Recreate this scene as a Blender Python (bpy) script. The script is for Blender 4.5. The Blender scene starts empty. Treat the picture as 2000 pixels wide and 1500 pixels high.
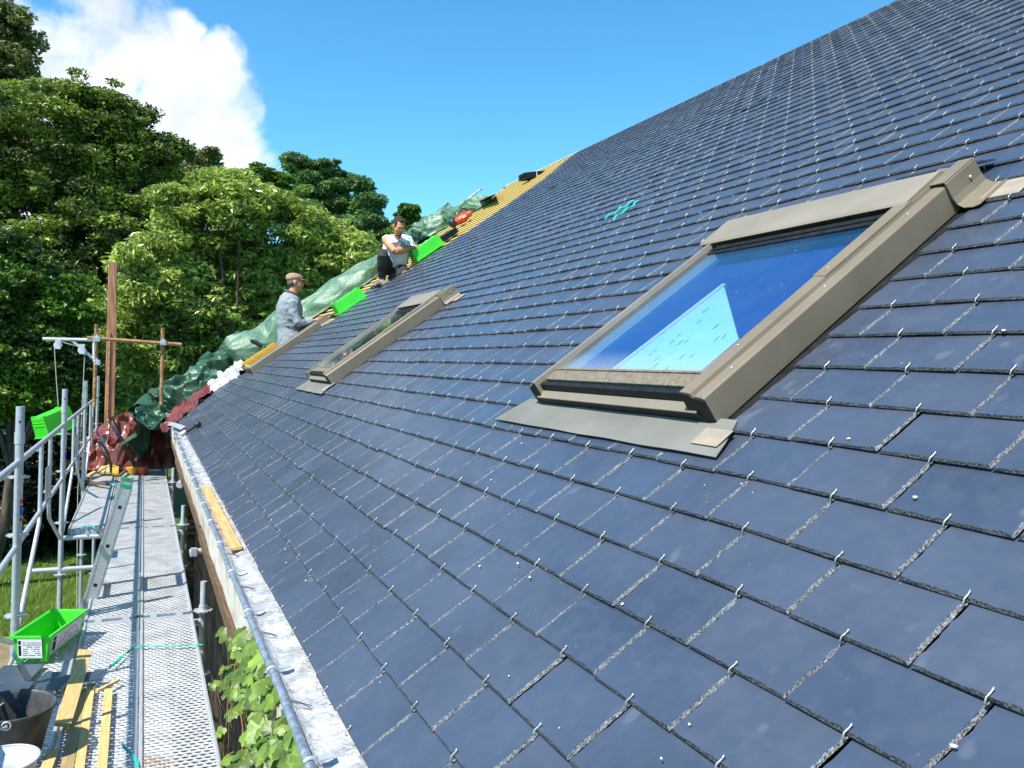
import bpy, math, random
import numpy as np
from mathutils import Vector, Matrix, noise
random.seed(7); rng = np.random.default_rng(11)
SC = bpy.context.scene

# ---------------------------------------------------------------- camera
# world: x runs along the eave (towards the camera), y into the building, z up; the eave edge is y=0, z=0
CAMP = np.array([3.4879, -0.4065, 0.7652])
MC = np.array([[0.4184026574, 0.0294691445, -0.9077834465],
               [0.9075875800, 0.0249338799, 0.4191218036],
               [0.0349857244, -0.9992546578, -0.0163134279]])   # camera (x right, y down, z forward) -> world
cam = bpy.data.cameras.new('camera'); cam_o = bpy.data.objects.new('camera', cam)
SC.collection.objects.link(cam_o)
cam.sensor_width = 36; cam.lens = 36*1560/2000; cam.clip_start = .02; cam.clip_end = 3000
Rm = Matrix(((MC[0,0], -MC[0,1], -MC[0,2]), (MC[1,0], -MC[1,1], -MC[1,2]), (MC[2,0], -MC[2,1], -MC[2,2])))
cam_o.matrix_world = Matrix.Translation(CAMP) @ Rm.to_4x4()
SC.camera = cam_o

# ---------------------------------------------------------------- sun, sky, exposure
SUN = np.array([.33, -.65, 1.0]); SUN /= np.linalg.norm(SUN)
SC.view_settings.view_transform = 'Standard'; SC.view_settings.look = 'None'
SC.view_settings.exposure = .75; SC.view_settings.gamma = 1
sl = bpy.data.lights.new('sun', 'SUN'); sl.energy = 4.6; sl.angle = math.radians(.5); sl.color = (1, .955, .88)
so = bpy.data.objects.new('sun', sl); SC.collection.objects.link(so)
so.rotation_euler = Vector(SUN).to_track_quat('Z', 'Y').to_euler()
W = bpy.data.worlds.new('World'); SC.world = W; W.use_nodes = True
def world():
    nt = W.node_tree; N = nt.nodes; L = nt.links; N.clear()
    out = N.new('ShaderNodeOutputWorld'); bg = N.new('ShaderNodeBackground'); bg.inputs[1].default_value = .09
    sky = N.new('ShaderNodeTexSky'); sky.sky_type = 'NISHITA'; sky.sun_disc = False
    sky.sun_elevation = math.asin(SUN[2]); sky.sun_rotation = math.atan2(SUN[0], SUN[1])
    sky.altitude = 300; sky.air_density = 1.0; sky.dust_density = 0; sky.ozone_density = 3.0
    hs = N.new('ShaderNodeHueSaturation'); hs.inputs['Saturation'].default_value = 1.12
    ti = N.new('ShaderNodeMix'); ti.data_type = 'RGBA'; ti.blend_type = 'MULTIPLY'; ti.inputs['Factor'].default_value = 1; ti.inputs[7].default_value = (1.14, 1.62, 1.62, 1)
    L.new(sky.outputs[0], ti.inputs[6]); L.new(ti.outputs[2], hs.inputs['Color'])
    tc = N.new('ShaderNodeTexCoord')
    def vm(op, a, b=None):
        n = N.new('ShaderNodeVectorMath'); n.operation = op
        L.new(a, n.inputs[0])
        if b is not None:
            if isinstance(b, tuple): n.inputs[1].default_value = b
            else: L.new(b, n.inputs[1])
        return n
    def ma(op, a, b):
        n = N.new('ShaderNodeMath'); n.operation = op
        for i, v in enumerate((a, b)):
            if isinstance(v, (int, float)): n.inputs[i].default_value = v
            else: L.new(v, n.inputs[i])
        return n.outputs[0]
    dirn = tc.outputs['Generated']
    # cloud banks: directions (elevation/azimuth of the real cloud masses) with an angular size
    banks = CLOUDS
    tot = None
    wn = N.new('ShaderNodeTexNoise'); wn.inputs['Scale'].default_value = 6; wn.inputs['Detail'].default_value = 5; L.new(dirn, wn.inputs['Vector'])
    wo = vm('SUBTRACT', wn.outputs['Color'], (.5, .5, .5)).outputs[0]; ws = N.new('ShaderNodeVectorMath'); ws.operation = 'SCALE'; ws.inputs['Scale'].default_value = .20; L.new(wo, ws.inputs[0])
    wdir = vm('NORMALIZE', vm('ADD', dirn, ws.outputs[0]).outputs[0]).outputs[0]
    for d, r in banks:
        dt = vm('DOT_PRODUCT', wdir, tuple(d)).outputs['Value']
        mr = N.new('ShaderNodeMapRange'); mr.inputs[1].default_value = math.cos(r*1.5); mr.inputs[2].default_value = math.cos(r*.35)
        L.new(dt, mr.inputs[0])
        tot = mr.outputs[0] if tot is None else ma('MAXIMUM', tot, mr.outputs[0])
    nz = N.new('ShaderNodeTexNoise'); nz.inputs['Scale'].default_value = 7.5; nz.inputs['Detail'].default_value = 9; nz.inputs['Roughness'].default_value = .58
    nz.inputs['Distortion'].default_value = .35
    L.new(dirn, nz.inputs['Vector'])
    gate = N.new('ShaderNodeClamp'); L.new(ma('MULTIPLY', tot, 5.), gate.inputs[0])
    v = ma('ADD', tot, ma('MULTIPLY', ma('MULTIPLY', ma('SUBTRACT', nz.outputs[0], .5), 3.1), gate.outputs[0]))
    mr = N.new('ShaderNodeMapRange'); mr.inputs[1].default_value = .30; mr.inputs[2].default_value = 1.05; mr.interpolation_type = 'SMOOTHSTEP'
    L.new(v, mr.inputs[0])
    mx = N.new('ShaderNodeMix'); mx.data_type = 'RGBA'
    L.new(mr.outputs[0], mx.inputs['Factor']); L.new(hs.outputs[0], mx.inputs[6]); 
    cn = N.new('ShaderNodeTexNoise'); cn.inputs['Scale'].default_value = 11; cn.inputs['Detail'].default_value = 6; L.new(dirn, cn.inputs['Vector'])
    cr_ = N.new('ShaderNodeMapRange'); cr_.inputs[1].default_value = .35; cr_.inputs[2].default_value = .6; L.new(cn.outputs[0], cr_.inputs[0])
    cm = N.new('ShaderNodeMix'); cm.data_type = 'RGBA'; L.new(cr_.outputs[0], cm.inputs['Factor']); cm.inputs[6].default_value = (5.4, 6.0, 6.9, 1); cm.inputs[7].default_value = (9, 9.2, 9.6, 1); L.new(cm.outputs[2], mx.inputs[7])
    L.new(mx.outputs[2], bg.inputs[0]); L.new(bg.outputs[0], out.inputs[0])
def ray(px, py):
    return MC @ np.array([(px-1000)/1560, (py-750)/1560, 1.])
def unit(v): v = np.asarray(v, float); return v/np.linalg.norm(v)
CLOUDS = [(unit(ray(60, 60)), .11), (unit(ray(150, 130)), .08), (unit(ray(380, 245)), .078), (unit(ray(300, 330)), .09),
          (unit(ray(120, 330)), .14), (unit(ray(460, 290)), .055), (unit(ray(320, 40)), .022), (unit(ray(-130, 130)), .12)]
world()

# ---------------------------------------------------------------- places on the real surfaces (m)
TH = 0.64346727; CT, ST = math.cos(TH), math.sin(TH)
SU = np.array([0, CT, ST]); SN = np.array([0, -ST, CT]); EX = np.array([1., 0, 0]); EY = np.array([0, 1., 0]); EZ = np.array([0, 0, 1.])
def RP(x, u, h=0.): return np.array([x, 0, 0]) + SU*u + SN*h          # roof frame: along, up the slope, above it
def sag(x, u):
    "the real roof dips a little near the camera and undulates gently everywhere"
    s = min(max((x-2.15)/.75, 0), 1); s = s*s*(3-2*s)
    b = float(np.interp(u, [.25, .45, .62, .80, 1.1, 1.6], [.05, .35, 1., 1., .75, .5]))
    return -.021*s*b
def RS(x, u, h=0.): return RP(x, u, h+sag(x, u))
def gz(px, py, z): d = ray(px, py); return CAMP + (z-CAMP[2])/d[2]*d   # on the horizontal plane z
def gy(px, py, y): d = ray(px, py); return CAMP + (y-CAMP[1])/d[1]*d
def gx(px, py, x): d = ray(px, py); return CAMP + (x-CAMP[0])/d[0]*d
def gr(px, py, h=0.): d = ray(px, py); return CAMP + (h-CAMP@SN)/(d@SN)*d
ZD = -.93       # walking deck
ZG = -3.9       # ground

# ---------------------------------------------------------------- mesh building
class MB:
    def __init__(s): s.v = []; s.f = []; s.m = []; s.sm = []
    def add(s, vs, fs, mi=0, smooth=False):
        o = len(s.v); s.v.extend([tuple(float(c) for c in v) for v in vs])
        for f in fs: s.f.append(tuple(i+o for i in f)); s.m.append(mi); s.sm.append(smooth)
    def hexa(s, P, mi=0):   # P: 8 points, 0-3 bottom ring, 4-7 top ring
        s.add(P, [(3,2,1,0),(4,5,6,7),(0,1,5,4),(1,2,6,5),(2,3,7,6),(3,0,4,7)], mi)
    def box(s, o, a, b, c, mi=0):   # corner + three edge vectors
        o, a, b, c = map(np.asarray, (o, a, b, c))
        s.hexa([o, o+a, o+a+b, o+b, o+c, o+a+c, o+a+b+c, o+b+c], mi)
    def rbox(s, x0, x1, u0, u1, h0, h1, mi=0):
        s.hexa([RP(x0,u0,h0), RP(x1,u0,h0), RP(x1,u1,h0), RP(x0,u1,h0), RP(x0,u0,h1), RP(x1,u0,h1), RP(x1,u1,h1), RP(x0,u1,h1)], mi)
    def tube(s, pts, r, n=8, mi=0, cap=True, hollow=False):
        pts = [np.asarray(p, float) for p in pts]; rs = r if hasattr(r, '__len__') else [r]*len(pts)
        rings = []; t0 = unit(pts[1]-pts[0]); a = np.cross(t0, EZ)
        if np.linalg.norm(a) < .1: a = np.cross(t0, EY)
        a = unit(a)
        for i, p in enumerate(pts):
            if i == 0: t = pts[1]-pts[0]
            elif i == len(pts)-1: t = pts[-1]-pts[-2]
            else: t = unit(pts[i+1]-p)+unit(p-pts[i-1])
            t = unit(t); a = unit(a-t*(a@t)); b = np.cross(t, a)
            rings.append([p+rs[i]*(math.cos(k*2*math.pi/n)*a+math.sin(k*2*math.pi/n)*b) for k in range(n)])
        vs = [q for g in rings for q in g]; fs = []
        for i in range(len(rings)-1):
            for k in range(n): fs.append((i*n+k, i*n+(k+1)%n, (i+1)*n+(k+1)%n, (i+1)*n+k))
        s.add(vs, fs, mi, True)
        if cap: s.add(rings[0][::-1], [tuple(range(n))], mi); s.add(rings[-1], [tuple(range(n))], mi if not hollow else hollow)
    def ell(s, c, ax, n=12, m=8, mi=0):   # ellipsoid, ax = three axis vectors
        c = np.asarray(c, float); A = [np.asarray(x, float) for x in ax]; vs = []; fs = []
        for j in range(m+1):
            t = math.pi*j/m
            for k in range(n):
                p = 2*math.pi*k/n
                vs.append(c+A[0]*math.sin(t)*math.cos(p)+A[1]*math.sin(t)*math.sin(p)+A[2]*math.cos(t))
        for j in range(m):
            for k in range(n): fs.append((j*n+k, (j+1)*n+k, (j+1)*n+(k+1)%n, j*n+(k+1)%n))
        s.add(vs, fs, mi, True)
    def grid(s, P, mi=0, smooth=True):   # P[i][j] points
        P = np.asarray(P); a, b = P.shape[:2]
        s.add(P.reshape(-1, 3), [(i*b+j, (i+1)*b+j, (i+1)*b+j+1, i*b+j+1) for i in range(a-1) for j in range(b-1)], mi, smooth)
    def prism(s, poly, off, mi=0):   # polygon (3D points) extruded by a vector
        n = len(poly); P = [np.asarray(p, float) for p in poly]; o = np.asarray(off, float)
        s.add(P+[p+o for p in P], [tuple(range(n))[::-1], tuple(range(n, 2*n))]+[(i, (i+1)%n, n+(i+1)%n, n+i) for i in range(n)], mi)
def wloc(o):
    l = Vector((0, 0, 0))
    while o is not None: l += o.location; o = o.parent
    return l
def link(name, me, parent=None, origin=None):
    o = bpy.data.objects.new(name, me); SC.collection.objects.link(o)
    if parent is not None: o.parent = parent
    return o
def obj(name, mb, mats, parent=None, label=None, cat=None, group=None, kind=None, bevel=0, arr=None):
    """one mesh object; mesh data is centred on the object's own origin"""
    me = bpy.data.meshes.new(name)
    V = np.array(mb.v, dtype=np.float64) if mb is not None else arr[0]
    c = (V.min(0)+V.max(0))/2; 
    if parent is None: c[2] = V[:,2].min()
    V = V-c
    me.from_pydata(V.tolist() if mb is None else [tuple(p) for p in V], [], mb.f)
    if not isinstance(mats, (list, tuple)): mats = [mats]
    for m in mats: me.materials.append(m)
    me.polygons.foreach_set('material_index', mb.m); me.polygons.foreach_set('use_smooth', mb.sm); me.update()
    o = link(name, me, parent); o.location = Vector(c)-(wloc(parent) if parent is not None else Vector((0,0,0)))
    if bevel:
        b = o.modifiers.new('bevel', 'BEVEL'); b.width = bevel; b.segments = 2; b.limit_method = 'ANGLE'; b.angle_limit = .6
    tag(o, label, cat, group, kind); return o
def tag(o, label=None, cat=None, group=None, kind=None):
    if label: o['label'] = label
    if cat: o['category'] = cat
    if group: o['group'] = group
    if kind: o['kind'] = kind
    return o
def empty(name, loc, label, cat, group=None):
    o = bpy.data.objects.new(name, None); SC.collection.objects.link(o); o.location = Vector(loc); o.empty_display_size = .1
    return tag(o, label, cat, group)
def fast(name, V, F, mats, parent=None, mi=None, nv=4, smooth=False, **kw):
    """numpy arrays straight to a mesh; F (n, nv)"""
    V = np.asarray(V, dtype=np.float32); c = (V.min(0)+V.max(0))/2
    if parent is None: c[2] = V[:,2].min()
    V = V-c; me = bpy.data.meshes.new(name); me.vertices.add(len(V)); me.vertices.foreach_set('co', V.ravel())
    F = np.asarray(F, dtype=np.int32); me.loops.add(F.size); me.loops.foreach_set('vertex_index', F.ravel())
    me.polygons.add(len(F)); me.polygons.foreach_set('loop_start', np.arange(len(F), dtype=np.int32)*nv)
    me.polygons.foreach_set('loop_total', np.full(len(F), nv, dtype=np.int32))
    for m in (mats if isinstance(mats, (list, tuple)) else [mats]): me.materials.append(m)
    if mi is not None: me.polygons.foreach_set('material_index', np.asarray(mi, dtype=np.int32))
    me.polygons.foreach_set('use_smooth', np.full(len(F), smooth)); me.update(calc_edges=True)
    o = link(name, me, parent); o.location = Vector([float(x) for x in c])-(wloc(parent) if parent is not None else Vector((0,0,0)))
    return tag(o, **kw)

# ---------------------------------------------------------------- materials
MATS = {}
def mat(name, col, rough=.6, spec=.5, metal=0, var=.12, scale=8., col2=None, bump=0., bscale=40., trans=0., island=0., amount=.5, detail=6, stretch=None, coat=0):
    if name in MATS: return MATS[name]
    m = bpy.data.materials.new(name); m.use_nodes = True; MATS[name] = m
    nt = m.node_tree; N = nt.nodes; L = nt.links; b = N['Principled BSDF']
    b.inputs['Roughness'].default_value = rough; b.inputs['Metallic'].default_value = metal; b.inputs['Specular IOR Level'].default_value = spec
    if coat: b.inputs['Coat Weight'].default_value = coat; b.inputs['Coat Roughness'].default_value = .1
    tc = N.new('ShaderNodeTexCoord'); vec = tc.outputs['Object']
    if stretch:
        mp = N.new('ShaderNodeMapping'); mp.inputs['Scale'].default_value = stretch; L.new(vec, mp.inputs[0]); vec = mp.outputs[0]
    nz = N.new('ShaderNodeTexNoise'); nz.inputs['Scale'].default_value = scale; nz.inputs['Detail'].default_value = detail; L.new(vec, nz.inputs['Vector'])
    c2 = col2 if col2 else tuple(c*(1-var*2.2) for c in col)
    mr = N.new('ShaderNodeMapRange'); mr.inputs[1].default_value = amount-.14; mr.inputs[2].default_value = amount+.14; L.new(nz.outputs[0], mr.inputs[0])
    mx = N.new('ShaderNodeMix'); mx.data_type = 'RGBA'; L.new(mr.outputs[0], mx.inputs['Factor'])
    mx.inputs[6].default_value = (*c2, 1); mx.inputs[7].default_value = (*col, 1); cur = mx.outputs[2]
    if island:
        ge = N.new('ShaderNodeNewGeometry'); hv = N.new('ShaderNodeHueSaturation')
        mv = N.new('ShaderNodeMapRange'); mv.inputs[3].default_value = 1-island; mv.inputs[4].default_value = 1+island
        L.new(ge.outputs['Random Per Island'], mv.inputs[0]); L.new(mv.outputs[0], hv.inputs['Value']); L.new(cur, hv.inputs['Color']); cur = hv.outputs[0]
    L.new(cur, b.inputs['Base Color'])
    if bump:
        n2 = N.new('ShaderNodeTexNoise'); n2.inputs['Scale'].default_value = bscale; n2.inputs['Detail'].default_value = 5; L.new(vec, n2.inputs['Vector'])
        bp = N.new('ShaderNodeBump'); bp.inputs['Strength'].default_value = bump; bp.inputs['Distance'].default_value = .01
        L.new(n2.outputs[0], bp.inputs['Height']); L.new(bp.outputs[0], b.inputs['Normal'])
    if trans:
        tr = N.new('ShaderNodeBsdfTranslucent'); L.new(cur, tr.inputs['Color']); ms = N.new('ShaderNodeMixShader'); ms.inputs[0].default_value = trans
        L.new(b.outputs[0], ms.inputs[1]); L.new(tr.outputs[0], ms.inputs[2]); L.new(ms.outputs[0], N['Material Output'].inputs[0])
    return m
def slate_material():
    m = bpy.data.materials.new('slate'); m.use_nodes = True; nt = m.node_tree; N = nt.nodes; L = nt.links; b = N['Principled BSDF']
    tc = N.new('ShaderNodeTexCoord'); ge = N.new('ShaderNodeNewGeometry'); vec = tc.outputs['Object']
    def noi(sc, det, st=None, dist=0):
        v = vec
        mp = N.new('ShaderNodeMapping'); L.new(vec, mp.inputs[0]); v = mp.outputs[0]
        mp.inputs['Rotation'].default_value = (-TH, 0, 0)
        if st: mp.inputs['Scale'].default_value = st
        n = N.new('ShaderNodeTexNoise'); n.inputs['Scale'].default_value = sc; n.inputs['Detail'].default_value = det; n.inputs['Distortion'].default_value = dist
        L.new(v, n.inputs['Vector']); return n.outputs[0]
    def mix(f, a, bb):
        mx = N.new('ShaderNodeMix'); mx.data_type = 'RGBA'
        if isinstance(f, float): mx.inputs['Factor'].default_value = f
        else: L.new(f, mx.inputs['Factor'])
        for i, c in ((6, a), (7, bb)):
            if isinstance(c, tuple): mx.inputs[i].default_value = (*c, 1)
            else: L.new(c, mx.inputs[i])
        return mx.outputs[2]
    def rng_(v, a, bb, c=0., d=1.):
        r = N.new('ShaderNodeMapRange'); r.inputs[1].default_value = a; r.inputs[2].default_value = bb; r.inputs[3].default_value = c; r.inputs[4].default_value = d
        L.new(v, r.inputs[0]); return r.outputs[0]
    c = mix(rng_(noi(3.2, 6), .35, .65), (.038, .052, .082), (.052, .071, .110))
    c = mix(ge.outputs['Random Per Island'], c, mix(.26, c, (.060, .070, .100)))
    c = mix(rng_(noi(7, 9, (1, 1.6, 1), 2.0), .52, .80, 0, .30), c, (.10, .11, .14))     # cloudy dust bloom
    c = mix(rng_(noi(34, 5, (1, .35, 1), .6), .42, .66, 0, .22), c, (.085, .098, .13))                    # riven grain
    c = mix(rng_(noi(60, 3), .73, .78, 0, .5), c, (.30, .31, .32))                        # fine light specks
    c = mix(rng_(noi(14, 2, (1, .22, 1)), .67, .72, 0, .35), c, (.15, .16, .185))           # scratches running up the slope
    L.new(c, b.inputs['Base Color'])
    ra = N.new('ShaderNodeMath'); ra.operation = 'MULTIPLY_ADD'; L.new(ge.outputs['Random Per Island'], ra.inputs[0]); ra.inputs[1].default_value = .14; L.new(rng_(noi(6, 6), .3, .7, .22, .34), ra.inputs[2])
    L.new(ra.outputs[0], b.inputs['Roughness']); b.inputs['Specular IOR Level'].default_value = .8
    bp = N.new('ShaderNodeBump'); bp.inputs['Strength'].default_value = .12; bp.inputs['Distance'].default_value = .002
    L.new(noi(26, 6, (1, 2, 1)), bp.inputs['Height']); L.new(bp.outputs[0], b.inputs['Normal'])
    return m
M_SLATE = slate_material()
M_CHIP = mat('slate_edge', (.36, .37, .38), .40, .9, var=.1, scale=190, col2=(.10, .105, .115), bump=.9, bscale=300, amount=.53, detail=3)
M_CHIPD = mat('slate_lower_edge_shaded', (.10, .104, .11), .6, .4, scale=220, col2=(.03, .033, .04), bump=.8, bscale=260, detail=3)  # darker copy of the edge material, shade put into the lower edges
M_HOOK = mat('hook_wire', (.58, .57, .54), .36, .5, metal=.5, var=.15, scale=3)
M_GALV = mat('galvanised_steel', (.52, .54, .56), .42, .5, metal=.35, scale=30, col2=(.44, .46, .49), bump=.06)
M_RUST = mat('rusty_tube', (.44, .27, .12), .75, .3, scale=26, col2=(.22, .10, .045), bump=.3)
M_ZINC = mat('bright_zinc', (.62, .62, .61), .42, .5, metal=.2, scale=16, col2=(.36, .37, .38), bump=1, bscale=70, amount=.48)
M_ZINCB = mat('gutter_bead_zinc', (.50, .55, .62), .35, .5, metal=.6, scale=60, col2=(.25, .29, .36), bump=.3, bscale=90)
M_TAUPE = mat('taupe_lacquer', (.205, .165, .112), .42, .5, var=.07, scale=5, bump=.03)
M_TAUPEL = mat('taupe_lacquer_pale', (.265, .225, .17), .5, .5, scale=3, col2=(.21, .178, .13), bump=.08)
M_TAUPED = mat('dirty_taupe', (.22, .185, .135), .7, .3, scale=70, col2=(.14, .115, .085), bump=.3, bscale=160)
M_BLACK = mat('black_seal_and_shade', (.015, .015, .016), .6, .3, var=.3, scale=30, bump=.2)  # seals, and also the shade in hollows and under edges
M_LEAD = mat('grey_flashing', (.20, .195, .17), .6, .3, scale=3, col2=(.15, .145, .125), bump=.15, bscale=30)
M_TAPE = mat('tan_sealing_patch', (.36, .28, .19), .7, .3, scale=18, col2=(.25, .23, .20))
M_BATTEN = mat('yellow_treated_batten', (.78, .58, .20), .7, .3, scale=20, col2=(.48, .30, .05), stretch=(1, 12, 12))
M_WOOD = mat('fresh_sawn_wood', (.66, .50, .22), .65, .3, scale=9, col2=(.52, .36, .13), stretch=(1, 14, 14), bump=.15)
M_WOODD = mat('brown_beam', (.17, .105, .065), .8, .2, scale=9, col2=(.10, .06, .038), stretch=(1, 10, 10), bump=.3)
M_WHITE = mat('white_membrane', (.58, .58, .56), .7, .3, scale=14, col2=(.26, .26, .25), bump=.3)
M_PLASTER = mat('flaking_plaster', (.58, .55, .49), .9, .2, scale=5.2, col2=(.34, .21, .12), bump=.6, bscale=25, amount=.40, detail=9)
M_STONE = mat('dark_rubble_wall', (.085, .062, .045), .95, .1, scale=9, col2=(.03, .022, .016), bump=1, bscale=14)
M_GREENP = mat('green_plastic', (.06, .66, .03), .38, .5, var=.05, scale=5)
M_TARPG = mat('green_tarp_cloth', (.045, .115, .065), .36, .6, scale=26, col2=(.02, .07, .04), bump=.25, bscale=120)
M_TARPGL = mat('pale_green_tarp', (.17, .27, .175), .33, .6, scale=45, col2=(.06, .15, .08), bump=.5, bscale=110)
M_TARPR = mat('red_brown_tarp', (.20, .045, .032), .27, .7, scale=9, col2=(.14, .032, .022), bump=.05, bscale=40)
M_TURQ = mat('turquoise_strap', (.02, .55, .42), .4, .5, var=.15)
M_DARK = mat('dark_plastic', (.03, .035, .035), .4, .5)
M_SKIN = mat('skin', (.60, .26, .12), .5, .4, var=.05, scale=12)
M_ORANGE = mat('orange_plastic', (.75, .10, .03), .4, .5)
M_GLASSM = None
# ================================================================ HOUSE
w = .22; e = .13207; NR = 52; RIDGE = 6.80
XN = 5.2; XG = -9.75           # near end (behind the camera), far gable
house = empty('house', (-2, 2.6, ZG), 'house with a long blue-grey slate roof, three roof windows and a bare far end', 'house')
SKY = [dict(x0=1.0, x1=1.95, u0=1.08, u1=2.2), dict(x0=-2.98, x1=-2.2, u0=1.03, u1=2.17), dict(x0=-7.6, x1=-6.8, u0=1.03, u1=2.17)]
def left_edge(u):
    return -7.85 if u < 1.1 else (-6.8 if u < 2.3 else (-7.75 if u < 2.95 else (-7.15 if u < 3.25 else (-6.62 if u < 4.2 else (-6.42 if u < 5 else -6.5-max(0, u-5.6)*.62)))))
def slates():
    vs = []; fs = []; mi = []
    hv = []; hf = []
    R = random.Random(5)
    for k in range(NR):
        u = k*e; par = (8-k) % 2
        L0 = left_edge(u+.02)
        c0 = math.floor(L0/w)-1
        c = c0 + (.5 if par == 0 else 0.)
        # hooks at (r,c) with 2c+r odd, r = 8-k
        while c*w < XN:
            xa = c*w-w/2+.0015; xb = c*w+w/2-.0015; c += 1
            if xb < L0: continue
            xa = max(xa, L0)
            if xb-xa < .03: continue
            segs = [(xa, xb)]
            for s in SKY:
                if u+e*.75 > s['u0'] and u < s['u1']+.03:
                    a, b = s['x0']-.03, s['x1']+.035; new = []
                    for p, q in segs:
                        if q <= a or p >= b: new.append((p, q)); continue
                        if p < a: new.append((p, a))
                        if q > b: new.append((b, q))
                    segs = new
            near = (c*w > -1.2)
            full = len(segs) == 1 and segs[0][1]-segs[0][0] > w*.9
            jx = R.uniform(-.0012, .0012); jt = R.uniform(-.0020, .0020)*(1 if c*w > -3 else .5); jh = R.uniform(-.0004, .0008); ju = R.uniform(-.0022, .0022)
            if R.random() < .02: ju += R.choice((-1, 1))*.006; jh += .0015
            for p, q in segs:
                if q-p < .025: continue
                p += jx; q += jx
                n = 14 if near else (5 if c*w > -4 else 1)
                ub = u+ju; ut = u+e+.03
                # outline of the exposed edge: left side (top->bottom), lower edge, right side (bottom->top)
                out = []; nrm = []
                for i in range(n+1): out.append((p, ut+(ub-ut)*i/n)); nrm.append((1, 0) if i < n else (1, 1))
                for i in range(1, n+1): out.append((p+(q-p)*i/n, ub)); nrm.append((0, 1) if i < n else (-1, 1))
                for i in range(1, n+1): out.append((q, ub+(ut-ub)*i/n)); nrm.append((-1, 0))
                def hh(x, uu):
                    return .0128+jh-(.0100)*(uu-ub)/e+jt*(x-(p+q)/2)/w*2
                base = len(vs); m = len(out)
                for (x, uu) in out:
                    vs.append(RS(x+ (R.uniform(-.0006, .0006) if near else 0), uu, hh(x, uu)-(.0054 if c*w > -3 else .0042)))
                for (x, uu), (dx, du) in zip(out, nrm):
                    if near: t = R.uniform(.0018, .0058)
                    else: t = .0030 if c*w > -4 else .0020
                    vs.append(RS(x+dx*t, uu+du*t*.8, hh(x, uu)))
                fs.append(tuple(range(base+m, base+2*m))[::-1]); mi.append(0)
                for i in range(m-1):
                    fs.append((base+i, base+m+i, base+m+i+1, base+i+1)); mi.append(2 if n <= i < 2*n else 1)
            # the hook in the middle of the lower edge
            xm = (c-1)*w+jx
            if any(a-.001 <= xm <= b+.001 for a, b in segs) and xm > L0:
                rr = .00135; sd = R.uniform(-.0015, .0015); bx = R.uniform(.001, .004); hz = jh
                P = [(0, .006, .004), (0, -.003, .0035), (0, -.0070, .006), (bx*.3, -.0070, .010), (bx*.6, -.002, .0148), (bx, .004, .0152), (bx*1.3, .0085, .0160), (bx*1.8, .0130, .0188)]
                if xm < -2.5: P = [(a*1, b_*.8, .0055+(c_-.0055)*.75) for a, b_, c_ in P]
                ns = 6 if near else 4
                if not near: P = [P[0], P[2], P[4], P[7]] if xm < -3 else [P[0], P[2], P[3], P[4], P[6], P[7]]
                if xm < -3: rr = .0014
                pts = [RS(xm+a+sd, u+ju+bb, hgt+hz) for a, bb, hgt in P]
                o = len(hv); A = EX
                for i, pt in enumerate(pts):
                    t = unit(pts[min(i+1, len(pts)-1)]-pts[max(i-1, 0)]); B = unit(np.cross(t, A)); A2 = np.cross(B, t)
                    for kk in range(ns):
                        an = 2*math.pi*kk/ns; hv.append(pt+rr*(math.cos(an)*A2+math.sin(an)*B))
                for i in range(len(pts)-1):
                    for kk in range(ns): hf.append((o+i*ns+kk, o+i*ns+(kk+1)%ns, o+(i+1)*ns+(kk+1)%ns, o+(i+1)*ns+kk))
                hf.append(tuple(o+(len(pts)-1)*ns+kk for kk in range(ns)))
    a = MB(); a.v = [tuple(v) for v in vs]; a.f = fs; a.m = mi; a.sm = [False]*len(fs)
    obj('slate_covering', a, [M_SLATE, M_CHIP, M_CHIPD], house, label='blue-grey slates laid in courses, each held by a bright wire hook')
    b = MB(); b.v = [tuple(v) for v in hv]; b.f = hf; b.m = [0]*len(hf); b.sm = [True]*len(hf)
    obj('slate_hooks', b, M_HOOK, house, label='bright steel wire hooks along every slate course', )
slates()
# underlay sheet, battens
b = MB(); ybr = RIDGE
holes = [(s['x0']+.02, s['x1']-.02, s['u0']+.02, s['u1']-.02) for s in SKY]
xs = sorted({XG, XN, *[h for q in holes for h in q[:2]]}); us = sorted({-.02, RIDGE, *[h for q in holes for h in q[2:]]})
for i in range(len(xs)-1):
    for j in range(len(us)-1):
        cx, cu = (xs[i]+xs[i+1])/2, (us[j]+us[j+1])/2
        if any(a < cx < b_ and c < cu < d for a, b_, c, d in holes): continue
        b.rbox(xs[i], xs[i+1], us[j], us[j+1], -.075, -.045)
obj('roof_boarding', b, mat('dark_boarding', (.12, .075, .04), .9, .2, scale=6, stretch=(1, 8, 8)), house)
b = MB(); R = random.Random(3)
u = .3
while u < RIDGE-.02:
    x = XG+R.uniform(-.05, .02)
    x1 = left_edge(u)+.25
    for s in SKY[2:]:
        if s['u0']-.05 < u < s['u1']: x1 = s['x0']-.0
    if u > 2.9: b.rbox(x, x1, u-.028, u+.028, -.045+.0, -.006)
    else: b.rbox(x, x1, u-.022, u+.022, -.045, -.012)
    obj('batten', b, M_BATTEN, house); b = MB(); u += e
if 0: obj('battens', b, M_BATTEN, house, label='yellow battens left bare on the unslated end of the roof')
b = MB()   # white membrane showing along the ridge and the slate edge
b.rbox(XG-.1, -7.15, RIDGE-.0, RIDGE+.08, -.05, .010); b.rbox(-7.15, XN, RIDGE-.012, RIDGE+.03, -.05, .005)
obj('ridge_membrane', b, M_WHITE, house)
b = MB()
P = []
for i in range(60):
    u = -.02+i*1.08/59; a = left_edge(.5)-.0
    row = []
    for j in range(8):
        x = a-.16+j*.024; h = .004+.016*noise.noise(Vector((x*9, u*7, 3.)))+.01*(j < 3)
        row.append(RP(x, u, h))
    P.append(row)
b.grid(P); obj('verge_strip', b, M_WHITE, house)
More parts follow.
